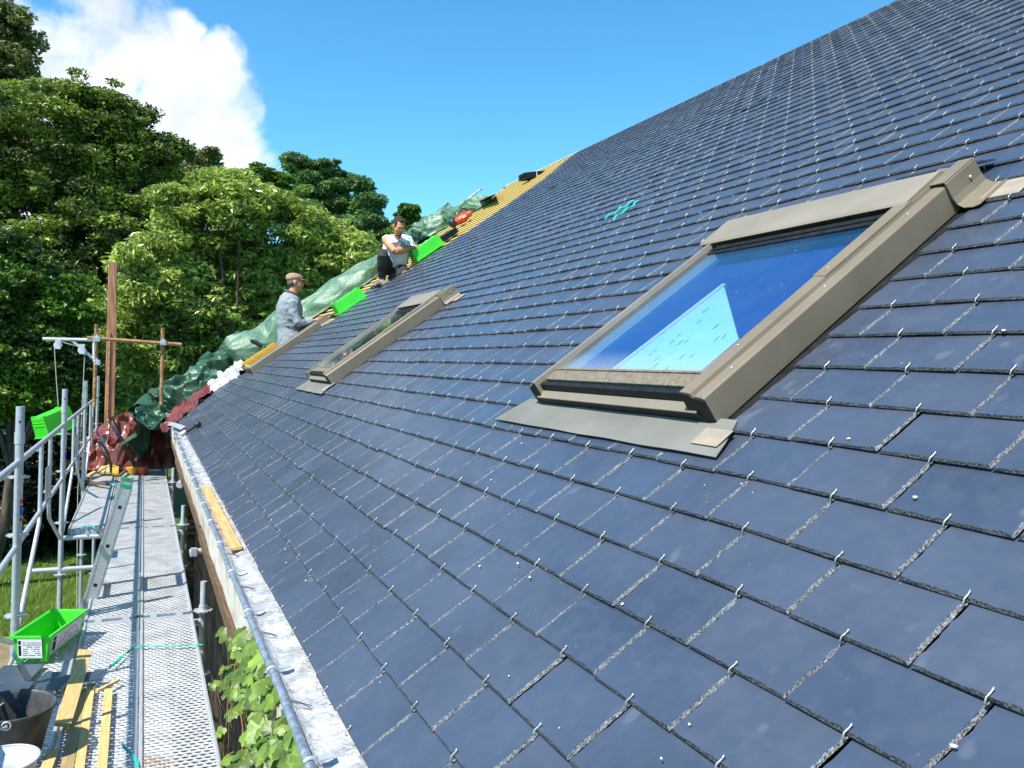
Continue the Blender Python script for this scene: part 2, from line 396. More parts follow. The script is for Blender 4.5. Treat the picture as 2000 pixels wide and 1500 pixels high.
# far roof slope, gables, walls
yr = RIDGE*CT; zr = RIDGE*ST; b = MB()
b.hexa([(XG, yr+.03, zr-.08), (XN, yr+.03, zr-.08), (XN, 2*yr, -.1), (XG, 2*yr, -.1), (XG, yr+.03, zr-.02), (XN, yr+.03, zr-.02), (XN, 2*yr, -.04), (XG, 2*yr, -.04)])
obj('back_slope', b, M_SLATE, house)
for x in (XG+.15, XN-.4): b = MB(); b.prism([(x, .25, ZG), (x, 2*yr-.2, ZG), (x, 2*yr-.2, -.15), (x, yr, zr-.15), (x, .25, .05)], (.25, 0, 0)); obj('gable_wall', b, M_STONE, house)
b = MB(); b.box((XG+.16, .36, ZG), (XN-XG-.4, 0, 0), (0, .3, 0), (0, 0, -ZG-.52)); obj('rubble_wall', b, M_STONE, house); b = MB(); b.box((XG+.16, 2*yr-.4, ZG), (XN-XG-.4, 0, 0), (0, .2, 0), (0, 0, -ZG-.2))
obj('rubble_wall', b, M_STONE, house)
b = MB(); n = 90; P = []
for i in range(n+1):
    x = XG+.1+(XN-XG-.2)*i/n; row = []
    for j in range(7):
        z = -.055-j*.33/6; row.append((x, -.030+.010*noise.noise(Vector((x*2.3, z*6, 1)))+ .012*(j/6)**2, z))
    P.append(row)
b.grid(P); P = [[(XG+.1+(XN-XG-.2)*i/n, -.012+j*.36, -.385-j*.01) for j in range(2)] for i in range(n+1)]; b.grid(P)
obj('plaster_band', b, M_PLASTER, house)
b = MB(); x = XG+.3; R = random.Random(2)
while x < XN-1:
    l = R.uniform(1.9, 2.6); t = R.uniform(-.01, .015)
    b.box((x, -.035+t*.5, -.46+t), (l, 0, 0), (0, .09, 0), (0, 0, .070)); x += l+.02
obj('wall_beam', b, M_WOODD, house)
# gutter: crinkled zinc ledge + rolled bead + brackets
b = MB(); n = 520; P = []
for i in range(n+1):
    x = XG+(XN-XG)*i/n; row = []
    prof = [(.10, -.012), (.04, -.022), (.005, -.028), (-.012, -.034), (-.028, -.040), (-.045, -.045), (-.058, -.046), (-.070, -.038)]
    for j, (y, z) in enumerate(prof):
        a = .0075 if 1 < j < 6 else .002
        row.append((x, y+.003*noise.noise(Vector((x*8, j*.7, 2))), z+a*noise.noise(Vector((x*11, j*1.3, 0)))+.4*a*noise.noise(Vector((x*37, j*2.3, 5)))))
    P.append(row)
b.grid(P)
obj('gutter', b, M_ZINC, house, label='bright crinkled zinc gutter lining along the eave')
gut = bpy.data.objects['gutter']
b = MB(); pts = [(XG+(XN-XG)*i/60, -.084+.002*math.sin(i*1.7), -.036+.002*math.sin(i*.9)) for i in range(61)]
b.tube(pts, .0105, 12); obj('gutter_bead', b, M_ZINCB, gut)
x = XG+.2; i = 0
while x < XN:
    b = MB()
    b.tube([(x+.012*math.cos(a)*0, -.084+.0135*math.cos(a), -.036+.0135*math.sin(a)) for a in np.linspace(-2.6, 2.6, 9)], 0.0045, 6)
    b.box((x-.011, -.068, -.030), (.022, 0, 0), (0, .03, .004), (0, 0, .004))
    obj('gutter_bracket', b, M_GALV, gut)
    b = MB(); b.tube([(x+.22, -.075, -.026), (x+.225, -.055, -.030), (x+.25, -.03, -.033)], .0012, 5); b.tube([(x+.226, -.075, -.028), (x+.235, -.05, -.031), (x+.255, -.035, -.034)], .0012, 5)
    obj('wire_tie', b, M_DARK, gut); x += .52; i += 1

# ---------------------------------------------------------------- roof windows
def glass():
    m = bpy.data.materials.new('window_glass'); m.use_nodes = True; nt = m.node_tree; N = nt.nodes; L = nt.links; N.remove(N['Principled BSDF'])
    gl = N.new('ShaderNodeBsdfGlossy'); gl.inputs['Roughness'].default_value = .015; gl.inputs['Color'].default_value = (.95, .97, 1, 1)
    tr = N.new('ShaderNodeBsdfTransparent'); tr.inputs[0].default_value = (.80, .90, .93, 1)
    gg = N.new('ShaderNodeNewGeometry'); dp = N.new('ShaderNodeVectorMath'); dp.operation = 'DOT_PRODUCT'; L.new(gg.outputs['Incoming'], dp.inputs[0]); L.new(gg.outputs['Normal'], dp.inputs[1])
    def mm(op, a, b_):
        q = N.new('ShaderNodeMath'); q.operation = op
        for i_, v in enumerate((a, b_)):
            if isinstance(v, (int, float)): q.inputs[i_].default_value = v
            else: L.new(v, q.inputs[i_])
        return q.outputs[0]
    ab = mm('ABSOLUTE', dp.outputs['Value'], 0.); fr = mm('ADD', mm('MULTIPLY', mm('POWER', mm('SUBTRACT', 1., ab), 4.), 1.), .045)
    df = N.new('ShaderNodeBsdfDiffuse'); df.inputs[0].default_value = (.55, .55, .52, 1)
    ms = N.new('ShaderNodeMixShader'); L.new(fr, ms.inputs[0]); L.new(tr.outputs[0], ms.inputs[1]); L.new(gl.outputs[0], ms.inputs[2])
    tc = N.new('ShaderNodeTexCoord'); nz = N.new('ShaderNodeTexNoise'); nz.inputs['Scale'].default_value = 75; L.new(tc.outputs['Object'], nz.inputs['Vector'])
    mr = N.new('ShaderNodeMapRange'); mr.inputs[1].default_value = .73; mr.inputs[2].default_value = .77; mr.inputs[4].default_value = .4; L.new(nz.outputs[0], mr.inputs[0])
    # dust collected along the lower edge of the pane
    se = N.new('ShaderNodeSeparateXYZ'); L.new(tc.outputs['Generated'], se.inputs[0])
    m2 = N.new('ShaderNodeMapRange'); m2.inputs[1].default_value = .12; m2.inputs[2].default_value = 0; m2.inputs[4].default_value = .16; L.new(se.outputs[1], m2.inputs[0])
    n3 = N.new('ShaderNodeTexNoise'); n3.inputs['Scale'].default_value = 6; L.new(tc.outputs['Object'], n3.inputs['Vector'])
    m3 = N.new('ShaderNodeMapRange'); m3.inputs[1].default_value = .4; m3.inputs[2].default_value = .8; m3.inputs[4].default_value = .012; L.new(n3.outputs[0], m3.inputs[0])
    ad = N.new('ShaderNodeMath'); ad.operation = 'ADD'; L.new(mr.outputs[0], ad.inputs[0]); L.new(m2.outputs[0], ad.inputs[1]); 
    a2 = N.new('ShaderNodeMath'); a2.operation = 'ADD'; a2.use_clamp = True; L.new(ad.outputs[0], a2.inputs[0]); L.new(m3.outputs[0], a2.inputs[1])
    mo = N.new('ShaderNodeMixShader'); L.new(a2.outputs[0], mo.inputs[0]); L.new(ms.outputs[0], mo.inputs[1]); L.new(df.outputs[0], mo.inputs[2])
    L.new(mo.outputs[0], N['Material Output'].inputs[0]); return m
M_GLASS = glass()
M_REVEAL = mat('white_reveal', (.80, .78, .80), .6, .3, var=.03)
M_PANEBLUE = mat('pane_reflection_blue', (.014, .058, .30), .7, .3, var=.1, scale=3)
M_MINT = mat('mint_light_patch_colour', (.56, .80, .78), .7, .3, scale=5, col2=(.47, .72, .72), bump=.1)
M_PINE = mat('yellow_pine_frame', (.72, .42, .06), .5, .4, scale=8, stretch=(9, 1, 9))
def roof_window(i, s, lab, pane=True):
    x0, x1, u0, u1 = s['x0'], s['x1'], s['u0'], s['u1']
    tr = MB()     # black kerb tray
    for a, b_, c, d in ((x0-.032, x0, u0-.02, u1+.05), (x1, x1+.037, u0-.02, u1+.05), (x0, x1, u1, u1+.05)):
        tr.rbox(a, b_, c, d, -.04, .001)
    win = obj('roof_window', tr, M_BLACK, house, label=lab)
    def part(nm, mb, m, lab=None, bevel=.0015, par=None): return obj(nm, mb, m, par or win, label=lab, bevel=bevel)
    H = .085; lw = .053 if i == 0 else .039
    for sx, xo in ((1, x1), (-1, x0)):
        b = MB()
        # side cover profile (x offset inwards, height)
        pr = [(0, .004), (0, H), (-.004, H+.004), (-.034, H+.008), (-.040, H+.001), (-.044, H+.016), (-.082, H+.020), (-.085, H+.003), (-.085, -.04)]
        if sx < 0: pr = [(a*(.62 if i == 0 else .45), h) for a, h in pr]
        poly = [RP(xo+sx*a, u0-.005, h) for a, h in pr]
        b.prism(poly if sx > 0 else poly[::-1], SU*(u1-u0-.0))
        cov = part('side_cover', b, M_TAUPE if sx > 0 else M_TAUPEL)  # paler lacquer copy on the left cover puts its sunlight into the colour
        b = MB(); pc = [(.004, .008), (.004, H-.004), (-.0, H-.0)][:2]+[(-.036, H+.002), (-.048, H+.010), (-.078, H+.014), (-.082, .0)]
        if sx < 0: pc = [(a*(.62 if i == 0 else .45), h) for a, h in pc]
        pc = [RP(xo+sx*(a-.004), u0-.0075, h) for a, h in pc]
        b.prism(pc if sx > 0 else pc[::-1], SU*.004); part('end_cap', b, M_BLACK, bevel=0, par=cov)  # black plate painted in for the dark open end of the cover
        if pane and sx > 0:
            b = MB()
            b.prism([RP(xo-.0435, u0+.47*(u1-u0), H+.001), RP(xo-.0425, u0+.47*(u1-u0), H+.0185), RP(xo-.0840, u0+.47*(u1-u0), H+.0225), RP(xo-.0865, u0+.47*(u1-u0), H+.003)], SU*(.53*(u1-u0)-.2))
            part('cover_cap', b, M_TAUPE)
    for k in range(3):
        b = MB(); 
        uu = u0+.12+k*.33*(u1-u0); b.ell(RP(x1-.02, uu, H+.0065), [EX*.004, SU*.004, SN*.002], 10, 6); part('screw', b, M_HOOK, bevel=0)
        b = MB(); b.ell(RP(x1-.066, uu+.08, H+.0195), [EX*.004, SU*.004, SN*.002], 10, 6); part('screw', b, M_HOOK, bevel=0)
    if pane:
        b = MB(); b.rbox(x0+lw, x1-.085, u0+.105, u1-.14, H-.004, H+.002); part('pane', b, M_GLASS, bevel=0)
        b = MB()   # lower sash rail: dirty top, black front
        b.rbox(x0+lw, x1-.085, u0+.04, u0+.108, H-.03, H+.003); b.rbox(x0+lw, x1-.085, u0+.092, u0+.100, H+.003, H+.008)
        part('lower_sash_rail', b, M_TAUPED)
        b = MB(); b.rbox(x0+.05, x1-.05, u0+.012, u0+.03, H-.06, H+.000); part('rubber_seal', b, M_BLACK)
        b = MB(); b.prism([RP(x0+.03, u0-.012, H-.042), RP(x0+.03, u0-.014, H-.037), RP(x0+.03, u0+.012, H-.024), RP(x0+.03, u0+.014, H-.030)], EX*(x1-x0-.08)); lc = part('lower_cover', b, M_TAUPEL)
        b = MB(); b.prism([RP(x0+.03, u0-.004, .006), RP(x0+.03, u0-.0105, H-.0435), RP(x0+.03, u0+.012, H-.036), RP(x0+.03, u0+.012, .0)], EX*(x1-x0-.07)); part('shaded_lower_face', b, M_BLACK, bevel=0, par=lc)  # black front, the shadow under the lower cover put into its colour
    else:
        b = MB(); b.rbox(x0+.01, x1-.088, u0, u0+.03, -.04, H-.01); part('lower_cover', b, M_TAUPED)
        b = MB(); b.rbox(x0+.088, x0+.115, u0+.03, u1-.1, -.14, H+.018); b.rbox(x1-.115, x1-.088, u0+.03, u1-.1, -.14, H+.012); b.rbox(x0+.088, x1-.088, u0+.03, u0+.06, -.14, H+.0)
        b.rbox(x0+.003, x0+.085, u0+.02, u0+.52, H+.02, H+.045)
        part('pine_frame', b, M_PINE, 'bright yellow pine frame standing without its sash')
    if pane:   # head hood
        b = MB()
        hp = [(u1-.215, H+.014), (u1-.222, H+.020), (u1-.213, H+.026), (u1-.05, H+.030), (u1-.03, H+.02), (u1-.02, .0), (u1-.14, .0)]
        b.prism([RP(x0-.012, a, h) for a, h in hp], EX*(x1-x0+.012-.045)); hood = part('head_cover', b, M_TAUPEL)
        b = MB(); b.rbox(x0+.03, x1-.08, u1-.219, u1-.19, H-.01, H+.0135); b.rbox(x0+.088, x1-.088, u1-.285, u1-.225, H+.001, H+.006); b.rbox(x0+.088, x1-.088, u1-.262, u1-.256, H+.006, H+.011); part('head_gasket', b, M_BLACK, par=hood)
    b = MB()   # head corner plate with outward curved flange
    pr = [(.002, H+.014), (.006, H+.012), (.010, .05), (.016, .030), (.03, .018), (.055, .015), (.075, .019), (.075, .016), (.055, .012), (.028, .014), (.012, .026), (.004, .045), (.002, .06)]
    b.prism([RP(x1+a, u1-.115, h) for a, h in pr], SU*.145)
    b.rbox(x1-.045, x1+.004, u1-.115, u1+.03, H+.0135, H+.018)
    part('corner_flashing', b, M_TAUPE)
    b = MB(); b.ell(RP(x1+.011, u1-.02, .065), [EX*.004, SU*.006, SN*.006], 10, 6); part('screw', b, M_HOOK, bevel=0)
    b = MB(); b.rbox(x1+.03, x1+.16, u1-.075, u1+.025, .0135, .0155); part('tan_patch', b, M_TAPE)
    if pane:
        b = MB(); n = 24; P = []   # apron flashing lying on the slates
        for r_, (uu, h) in enumerate(((u0+.01, .0175), (u0-.03, .0175), (u0-.07, .0185), (u0-.125, .0205))):
            P.append([RP(x0-.10+(x1-x0+.16)*j/n+.02*r_*(1 if j == n else (-1 if j == 0 else 0)), uu+.0012*math.sin(j*.9), h+.0007*math.sin(j*.8+r_)) for j in range(n+1)])
        b.grid(P, smooth=False)
        P = [[p-SN*.002 for p in r_] for r_ in P]; b.grid(P[::-1], smooth=False)
        part('apron_flashing', b, M_LEAD, bevel=0)
        b = MB(); b.rbox(x1+.0, x1+.095, u0-.095, u0-.035, .0228, .0245); part('tan_patch', b, M_TAPE)
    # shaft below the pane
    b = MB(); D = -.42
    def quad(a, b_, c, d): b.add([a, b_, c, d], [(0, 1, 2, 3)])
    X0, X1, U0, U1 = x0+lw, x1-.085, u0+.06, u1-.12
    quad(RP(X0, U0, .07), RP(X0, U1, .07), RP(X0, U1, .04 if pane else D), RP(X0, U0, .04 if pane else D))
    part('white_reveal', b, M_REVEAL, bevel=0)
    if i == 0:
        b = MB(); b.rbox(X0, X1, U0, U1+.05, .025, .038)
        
        part('pane_reflection_sheet', b, M_PANEBLUE, bevel=0)  # blue sheet painted in for the deep sky reflection in the near pane
    else:
        b = MB()
        if pane: b.rbox(X0, X1, U0, U1+.05, .015, .03)
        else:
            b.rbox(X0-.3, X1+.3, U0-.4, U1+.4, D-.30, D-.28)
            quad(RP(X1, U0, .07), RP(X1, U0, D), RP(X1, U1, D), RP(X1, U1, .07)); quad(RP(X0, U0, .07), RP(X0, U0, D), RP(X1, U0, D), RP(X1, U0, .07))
        part('room_shade_sheet', b, M_BLACK if not pane else mat('unlit_room_tone', (.075, .078, .066), .8), bevel=0)  # dark sheets painted in for the unlit room below the frame
    return win
win1 = roof_window(0, SKY[0], 'large near roof window in taupe metal showing deep blue and a mint patch of light behind its pane')
win2 = roof_window(1, SKY[1], 'middle roof window reflecting leaves, halfway between the near window and the workers')
win3 = roof_window(2, SKY[2], 'far unfinished roof window frame without glass around the worker in the cap', pane=False)
# mint sheet right under the near pane, painted as the patch of light in it
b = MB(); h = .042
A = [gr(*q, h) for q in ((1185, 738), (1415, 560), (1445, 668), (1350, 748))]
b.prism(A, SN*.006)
brd = obj('mint_light_patch', b, M_MINT, win1, label='pale mint sheet painted as a patch of light under the near pane, with dark drips')
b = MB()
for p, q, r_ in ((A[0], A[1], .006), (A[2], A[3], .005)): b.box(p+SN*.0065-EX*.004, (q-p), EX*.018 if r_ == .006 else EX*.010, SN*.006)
obj('white_patch_edge', b, M_REVEAL, brd)
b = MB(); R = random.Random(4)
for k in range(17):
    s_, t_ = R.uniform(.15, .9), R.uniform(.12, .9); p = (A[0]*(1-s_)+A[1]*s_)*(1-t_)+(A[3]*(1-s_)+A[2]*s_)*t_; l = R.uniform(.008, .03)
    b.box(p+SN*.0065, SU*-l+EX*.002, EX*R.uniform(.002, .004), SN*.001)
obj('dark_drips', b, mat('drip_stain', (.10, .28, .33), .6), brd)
# cut slates around the head of the near window, and lifted slates higher up
def loose_slate(x, u, h, sx, su, tilt, rot, par, nm='raised_slate', lab=None, cat=None, group=None):
    b = MB(); c, s_ = math.cos(rot), math.sin(rot); ax = EX*c+SU*s_; ay = -EX*s_+SU*c; ay2 = ay*math.cos(tilt)+SN*math.sin(tilt); up = np.cross(ax, ay2)
    b.box(RP(x, u, h), ax*sx, ay2*su, up*.006); return obj(nm, b, M_SLATE, par, label=lab, cat=cat, group=group)
A_ = gr(1750, 352, .085); B_ = gr(1880, 318, .085)
loose_slate(A_[0], A_@SU, .085, float(np.linalg.norm(B_-A_)), .16, -.42, 0, house, lab='cut slate raised over the head of the near roof window')
loose_slate(-1.48, 4.72, .017, .20, .035, .1, .75, house); loose_slate(-1.40, 4.86, .017, .20, .03, .1, .7, house)
loose_slate(-4.95, 4.80, .017, .26, .04, .1, .6, house)

# pale flakes and crumbs left lying on the slates
b = MB(); R = random.Random(77)
for k in range(130):
    x, u = R.uniform(-1.5, 3.2), R.uniform(.05, 2.6)
    if any(s['x0']-.15 < x < s['x1']+.15 and s['u0']-.2 < u < s['u1']+.1 for s in SKY): continue
    a = R.uniform(0, 6.28); r = R.choice((.0015, .002, .003, .005)); c = RS(x, u, .0150); P = [c+(EX*math.cos(a+t)*R.uniform(.6, 1.3)+SU*math.sin(a+t)*R.uniform(.4, .9))*r+SN*.0004 for t in (0, 1.3, 2.4, 3.6, 4.9)]
    b.prism(P, SN*.0012)
obj('slate_flakes', b, mat('pale_flake', (.62, .58, .50), .8), None, 'tiny pale flakes and crumbs scattered over the near slates', 'debris', kind='stuff')
# ================================================================ SCAFFOLD
def deck_material():
    m = bpy.data.materials.new('perforated_steel_deck'); m.use_nodes = True; nt = m.node_tree; N = nt.nodes; L = nt.links; b = N['Principled BSDF']
    tc = N.new('ShaderNodeTexCoord'); se = N.new('ShaderNodeSeparateXYZ'); L.new(tc.outputs['Object'], se.inputs[0])
    def ma(op, a, b_=None, c=None):
        n = N.new('ShaderNodeMath'); n.operation = op
        for i, v in enumerate((a, b_, c)):
            if v is None: continue
            if isinstance(v, (int, float)): n.inputs[i].default_value = v
            else: L.new(v, n.inputs[i])
        return n.outputs[0]
    U = ma('DIVIDE', se.outputs[0], .030); row = ma('FLOOR', U); fu = ma('SUBTRACT', ma('FRACT', U), .5)
    V = ma('ADD', ma('DIVIDE', se.outputs[1], .0365), ma('MULTIPLY', ma('FLOORED_MODULO', row, 2), .5)); fv = ma('SUBTRACT', ma('FRACT', V), .5)
    d = ma('SQRT', ma('ADD', ma('POWER', ma('DIVIDE', fu, .21), 2), ma('POWER', ma('DIVIDE', fv, .36), 2)))
    hole = ma('LESS_THAN', d, 1.0)
    rim = N.new('ShaderNodeMapRange'); rim.inputs[1].default_value = 1.7; rim.inputs[2].default_value = 1.0; L.new(d, rim.inputs[0])
    nz = N.new('ShaderNodeTexNoise'); nz.inputs['Scale'].default_value = 7; nz.inputs['Detail'].default_value = 8; L.new(tc.outputs['Object'], nz.inputs['Vector'])
    mr = N.new('ShaderNodeMapRange'); mr.inputs[1].default_value = .38; mr.inputs[2].default_value = .62; L.new(nz.outputs[0], mr.inputs[0])
    mx = N.new('ShaderNodeMix'); mx.data_type = 'RGBA'; L.new(mr.outputs[0], mx.inputs['Factor']); mx.inputs[6].default_value = (.50, .51, .52, 1); mx.inputs[7].default_value = (.66, .67, .68, 1)
    n2 = N.new('ShaderNodeTexNoise'); n2.inputs['Scale'].default_value = 2.6; n2.inputs['Detail'].default_value = 9; L.new(tc.outputs['Object'], n2.inputs['Vector'])
    m2 = N.new('ShaderNodeMapRange'); m2.inputs[1].default_value = .62; m2.inputs[2].default_value = .72; m2.inputs[4].default_value = .6; L.new(n2.outputs[0], m2.inputs[0])
    mx2 = N.new('ShaderNodeMix'); mx2.data_type = 'RGBA'; L.new(m2.outputs[0], mx2.inputs['Factor']); L.new(mx.outputs[2], mx2.inputs[6]); mx2.inputs[7].default_value = (.45, .27, .15, 1)
    L.new(mx2.outputs[2], b.inputs['Base Color']); b.inputs['Roughness'].default_value = .45; b.inputs['Metallic'].default_value = .25
    bp = N.new('ShaderNodeBump'); bp.inputs['Strength'].default_value = .9; bp.inputs['Distance'].default_value = .006; L.new(rim.outputs[0], bp.inputs['Height']); L.new(bp.outputs[0], b.inputs['Normal'])
    tr = N.new('ShaderNodeBsdfTransparent'); ms = N.new('ShaderNodeMixShader'); L.new(hole, ms.inputs[0]); L.new(b.outputs[0], ms.inputs[1]); L.new(tr.outputs[0], ms.inputs[2])
    L.new(ms.outputs[0], N['Material Output'].inputs[0]); return m
M_DECK = deck_material()
M_BLUES = mat('blue_sticker', (.01, .10, .62), .4, .4, var=.05); M_REDS = mat('red_sticker', (.70, .02, .02), .4, .4, var=.05); M_WHITES = mat('white_sticker', (.8, .8, .8), .4, .4, var=.03)
M_ALU = mat('aluminium', (.52, .53, .54), .38, .5, metal=.45, scale=20, col2=(.42, .43, .44), stretch=(1, 1, 6))
scaf = empty('scaffold', (-4, -.55, ZG), 'galvanised steel scaffold with perforated decks and guardrails beside the eave', 'scaffold')
XS = [3.89, .82, -2.25, -5.32, -8.39, -11.46]; YO, YI = -1.09, -.0
def sp(nm, mb, m=None, par=None, **k): return obj(nm, mb, m or M_GALV, par or scaf, **k)
def rosette(b, x, y, z):
    for a in range(16):
        a0, a1 = a*math.pi/8, (a+1)*math.pi/8; r = .062 if a % 2 == 0 else .056
        b.prism([(x+r*math.cos(a0), y+r*math.sin(a0), z), (x+r*math.cos(a1), y+r*math.sin(a1), z), (x+.024*math.cos(a1), y+.024*math.sin(a1), z), (x+.024*math.cos(a0), y+.024*math.sin(a0), z)], (0, 0, .009))
for i, x in enumerate(XS):
    for y, top in ((YO, .44), (YI, -.73)):
        dx = .0
        if i == 5 and y == YI: top = -1.1
        b = MB(); b.tube([(x, y, ZG), (x, y, top-.22)], .0242, 14); b.tube([(x, y, top-.23), (x, y, top-.16)], .0285, 14); b.tube([(x, y, top-.17), (x, y, top)], .0245 if y == YO else .0215, 14)
        st = sp('standard', b)
        for z in (-.86, -.36, .0, -1.36, -1.86, -2.86):
            if z < top-.12 or z == -.86:
                r_ = MB(); rosette(r_, x, y, z-.07 if z == -.86 and y == YI else z); sp('rosette', r_, par=st)
        if y == YO:
            r_ = MB(); r_.box((x+.0215, y-.004, top-.10), (.0035, 0, 0), (0, .010, 0), (0, 0, .014)); sp('pin_hole', r_, M_BLACK, st)
            r_ = MB(); z0 = -.27
            for (a, c, mm) in ((0, .028, 2), (.028, .033, 1), (.033, .105, 0), (.105, .110, 1), (.110, .138, 2)): r_.tube([(x, y, z0+a), (x, y, z0+c)], .0249, 14, mi=mm, cap=False)
            sp('maker_sticker', r_, [M_BLUES, M_WHITES, M_REDS], st)
    # transom under the deck, lower bay
    for z in (ZD-.075, -2.93):
        b = MB(); b.tube([(x, YO+.02, z), (x, YI-.02, z)], .0242, 12); sp('transom', b)
    b = MB(); b.tube([(x, YO-.28, ZD-.38), (x, YO+.35, ZD-.38)], .0242, 12, hollow=0); sp('stub_tube', b) if i in (3,) else None
# guardrail frames between the outer standards
for i in range(5):
    xa, xb = XS[i+1], XS[i]; b = MB(); y = YO
    b.tube([(xa+.02, y, .10), (xb-.02, y, .10)], .0190, 12)
    b.tube([(xa+.30, y, -.42), (xb-.55, y, -.42)] if 0 else [(xa+.03, y, -.42), (xb-.03, y, -.42)], .0165, 12)
    for x in (xa+.055, xb-.055): b.tube([(x, y, .10), (x, y, -.93)], .0165, 12)
    xm = (xa+xb)/2
    b.tube([(xm+.34, y, .10), (xm+.34, y, -.38), (xm+.37, y, -.50), (xb-.13, y, -.98)], .0150, 12)
    b.tube([(xm-.31, y, .10), (xm-.31, y, -.52), (xm-.36, y, -.60), (xa+.14, y, -.98)], .0150, 12)
    fr = sp('guardrail_frame', b)
    b = MB(); b.box((xm-.28, y-.003, -.40), (.27, 0, 0), (0, .003, 0), (0, 0, .26)); sp('name_plate', b, M_GALV, fr)
# decks: perforated sheet between two rolled edges, end hooks
def plank(xa, xb, y0, z, nm='deck_plank', wd=.32):
    b = MB(); b.box((xa+.055, y0+.018, z-.012), (xb-xa-.11, 0, 0), (0, wd-.036, 0), (0, 0, .0015), 0)
    # rolled side profiles
    for ya, sg in ((y0, 1), (y0+wd, -1)):
        P = [(xa+.03, ya+sg*t[0], z+t[1]) for t in ((.004, -.07), (.001, -.002), (.004, .001), (.014, .001), (.018, -.004), (.019, -.013), (.0175, -.013), (.0165, -.005), (.013, -.002), (.006, -.002), (.005, -.07))]
        b.prism(P if sg > 0 else P[::-1], (xb-xa-.06, 0, 0), 1)
    for x in (xa+.03, xb-.085): b.box((x, y0+.019, z-.0115), (.055, 0, 0), (0, wd-.038, 0), (0, 0, .0055), 1)
    for x in (xa, xb-.03):
        for yy in (y0+.06, y0+wd-.10): b.box((x, yy, z-.045), (.03, 0, 0), (0, .04, 0), (0, 0, .036), 1)
    b.box((xa+.03, y0+.018, z-.07), (.004, 0, 0), (0, wd-.036, 0), (0, 0, .055), 1); b.box((xb-.034, y0+.018, z-.07), (.004, 0, 0), (0, wd-.036, 0), (0, 0, .055), 1)
    p = sp(nm, b, [M_DECK, M_GALV])
    c = MB()
    for k in range(5):
        xx = xa+.3+k*(xb-xa-.6)/4
        for ya in (y0-.0006, y0+wd): 
            if k % 2: c.box((xx, ya-.0002, z-.035), (.012, 0, 0), (0, .0008, 0), (0, 0, .010))
    sp('edge_slots', c, M_BLACK, p)
for i in range(5):
    xa, xb = XS[i+1], XS[i]
    if i == 4: xa = -10.05
    plank(xa, xb, -.385, ZD); plank(xa, xb, -.710, ZD)
    if i != 2 and not (i == 4 and 0): plank(xa, xb, -1.04, ZD)
    for y0 in (-1.04, -.71, -.385): plank(XS[i+1], XS[i], y0, -2.86) if i in (1, 2, 3) else None
# wall ties
def tie(x, z, y1, nm='wall_tie'):
    b = MB(); b.tube([(x, YI-.03, z), (x-.02, y1, z+.02)], .0242, 12, mi=0, hollow=1); t = sp(nm, b, [M_GALV, M_BLACK])
    b = MB()
    b.box((x-.030, YI-.02, z-.030), (.060, 0, 0), (0, .045, 0), (0, 0, .060))
    b.tube([(x+.03, YI-.02, z-.02), (x+.05, YI-.02, z-.02)], .009, 6); sp('coupler', b, par=t)
tie(-3.47, -.80, .40)
# handling jib standard with rusty tubes, at the far outer corner
XJ = -8.39
for nm, P, m in (('rusty_upright', [(XJ, -.985, .1), (XJ, -.985, 1.19)], M_RUST), ('rusty_crossbar', [gx(170, 660, XJ), gx(355, 673, XJ)], M_RUST),
                 ('rusty_upright', [gx(318, 640, XJ-.05), gx(315, 790, XJ-.05)], M_RUST)):
    b = MB(); b.tube(P, .0242, 12); t = sp(nm, b, m)
for q in ((190, 662), (319, 669), (190, 708)):
    p = gx(*q, XJ+.02); b = MB(); b.box(p-np.array([.035, .035, .035]), (.07, 0, 0), (0, .07, 0), (0, 0, .07)); b.tube([p+EX*.03, p+EX*.03+EZ*.06], .008, 6); b.tube([p-EY*.05, p+EY*.05], .009, 6); sp('coupler', b, bevel=.01)

# hoist bracket with two pulleys
hoist = empty('hoist_bracket', gx(183, 700, XJ), 'white steel hoist bracket with two pulleys on the far scaffold post', 'hoist')
a, c = gx(83, 662, XJ), gx(188, 664, XJ); b = MB(); b.tube([a, c], .021, 4); obj('arm', b, mat('white_steel', (.74, .75, .77), .4, .5, metal=.2), hoist)
MW = MATS['white_steel']
b = MB(); b.tube([gx(143, 667, XJ), gx(184, 702, XJ)], .019, 4); obj('brace', b, MW, hoist)
b = MB(); b.tube([gx(184, 664, XJ), gx(184, 705, XJ)], .021, 4); obj('upright', b, MW, hoist)
for q, r_ in (((113, 674), .040), ((160, 684), .040)):
    p = gx(*q, XJ+.03); b = MB()
    b.tube([p-EX*.012, p+EX*.012], r_, 20); b.tube([p-EX*.016, p-EX*.012], r_+.008, 20); b.tube([p+EX*.012, p+EX*.016], r_+.008, 20)
    b.box(p+np.array([.018, -.03, -.05]), (.004, 0, 0), (0, .06, 0), (0, 0, .13)); b.box(p+np.array([-.022, -.03, -.05]), (.004, 0, 0), (0, .06, 0), (0, 0, .13))
    obj('pulley', b, MW, hoist)
p1, p2 = gx(106, 674, XJ+.03), gx(166, 684, XJ+.03)
M_ROPE = mat('pale_rope', (.55, .54, .50), .8, .2)
b = MB(); b.tube([gx(113, 664, XJ+.03), gx(120, 668, XJ+.03), gx(158, 678, XJ+.03)], .005, 5); obj('rope', b, M_ROPE, hoist)
crate_top = gx(114, 792, XJ+.03)
b = MB(); b.tube([p1, gx(110, 740, XJ+.03), crate_top], .005, 5); obj('rope', b, M_ROPE, hoist)
b = MB(); zz = p2.copy(); zz[2] = ZG+.1; b.tube([p2, (p2*.6+zz*.4)-EY*.04, zz], .005, 5); obj('rope', b, M_ROPE, hoist)

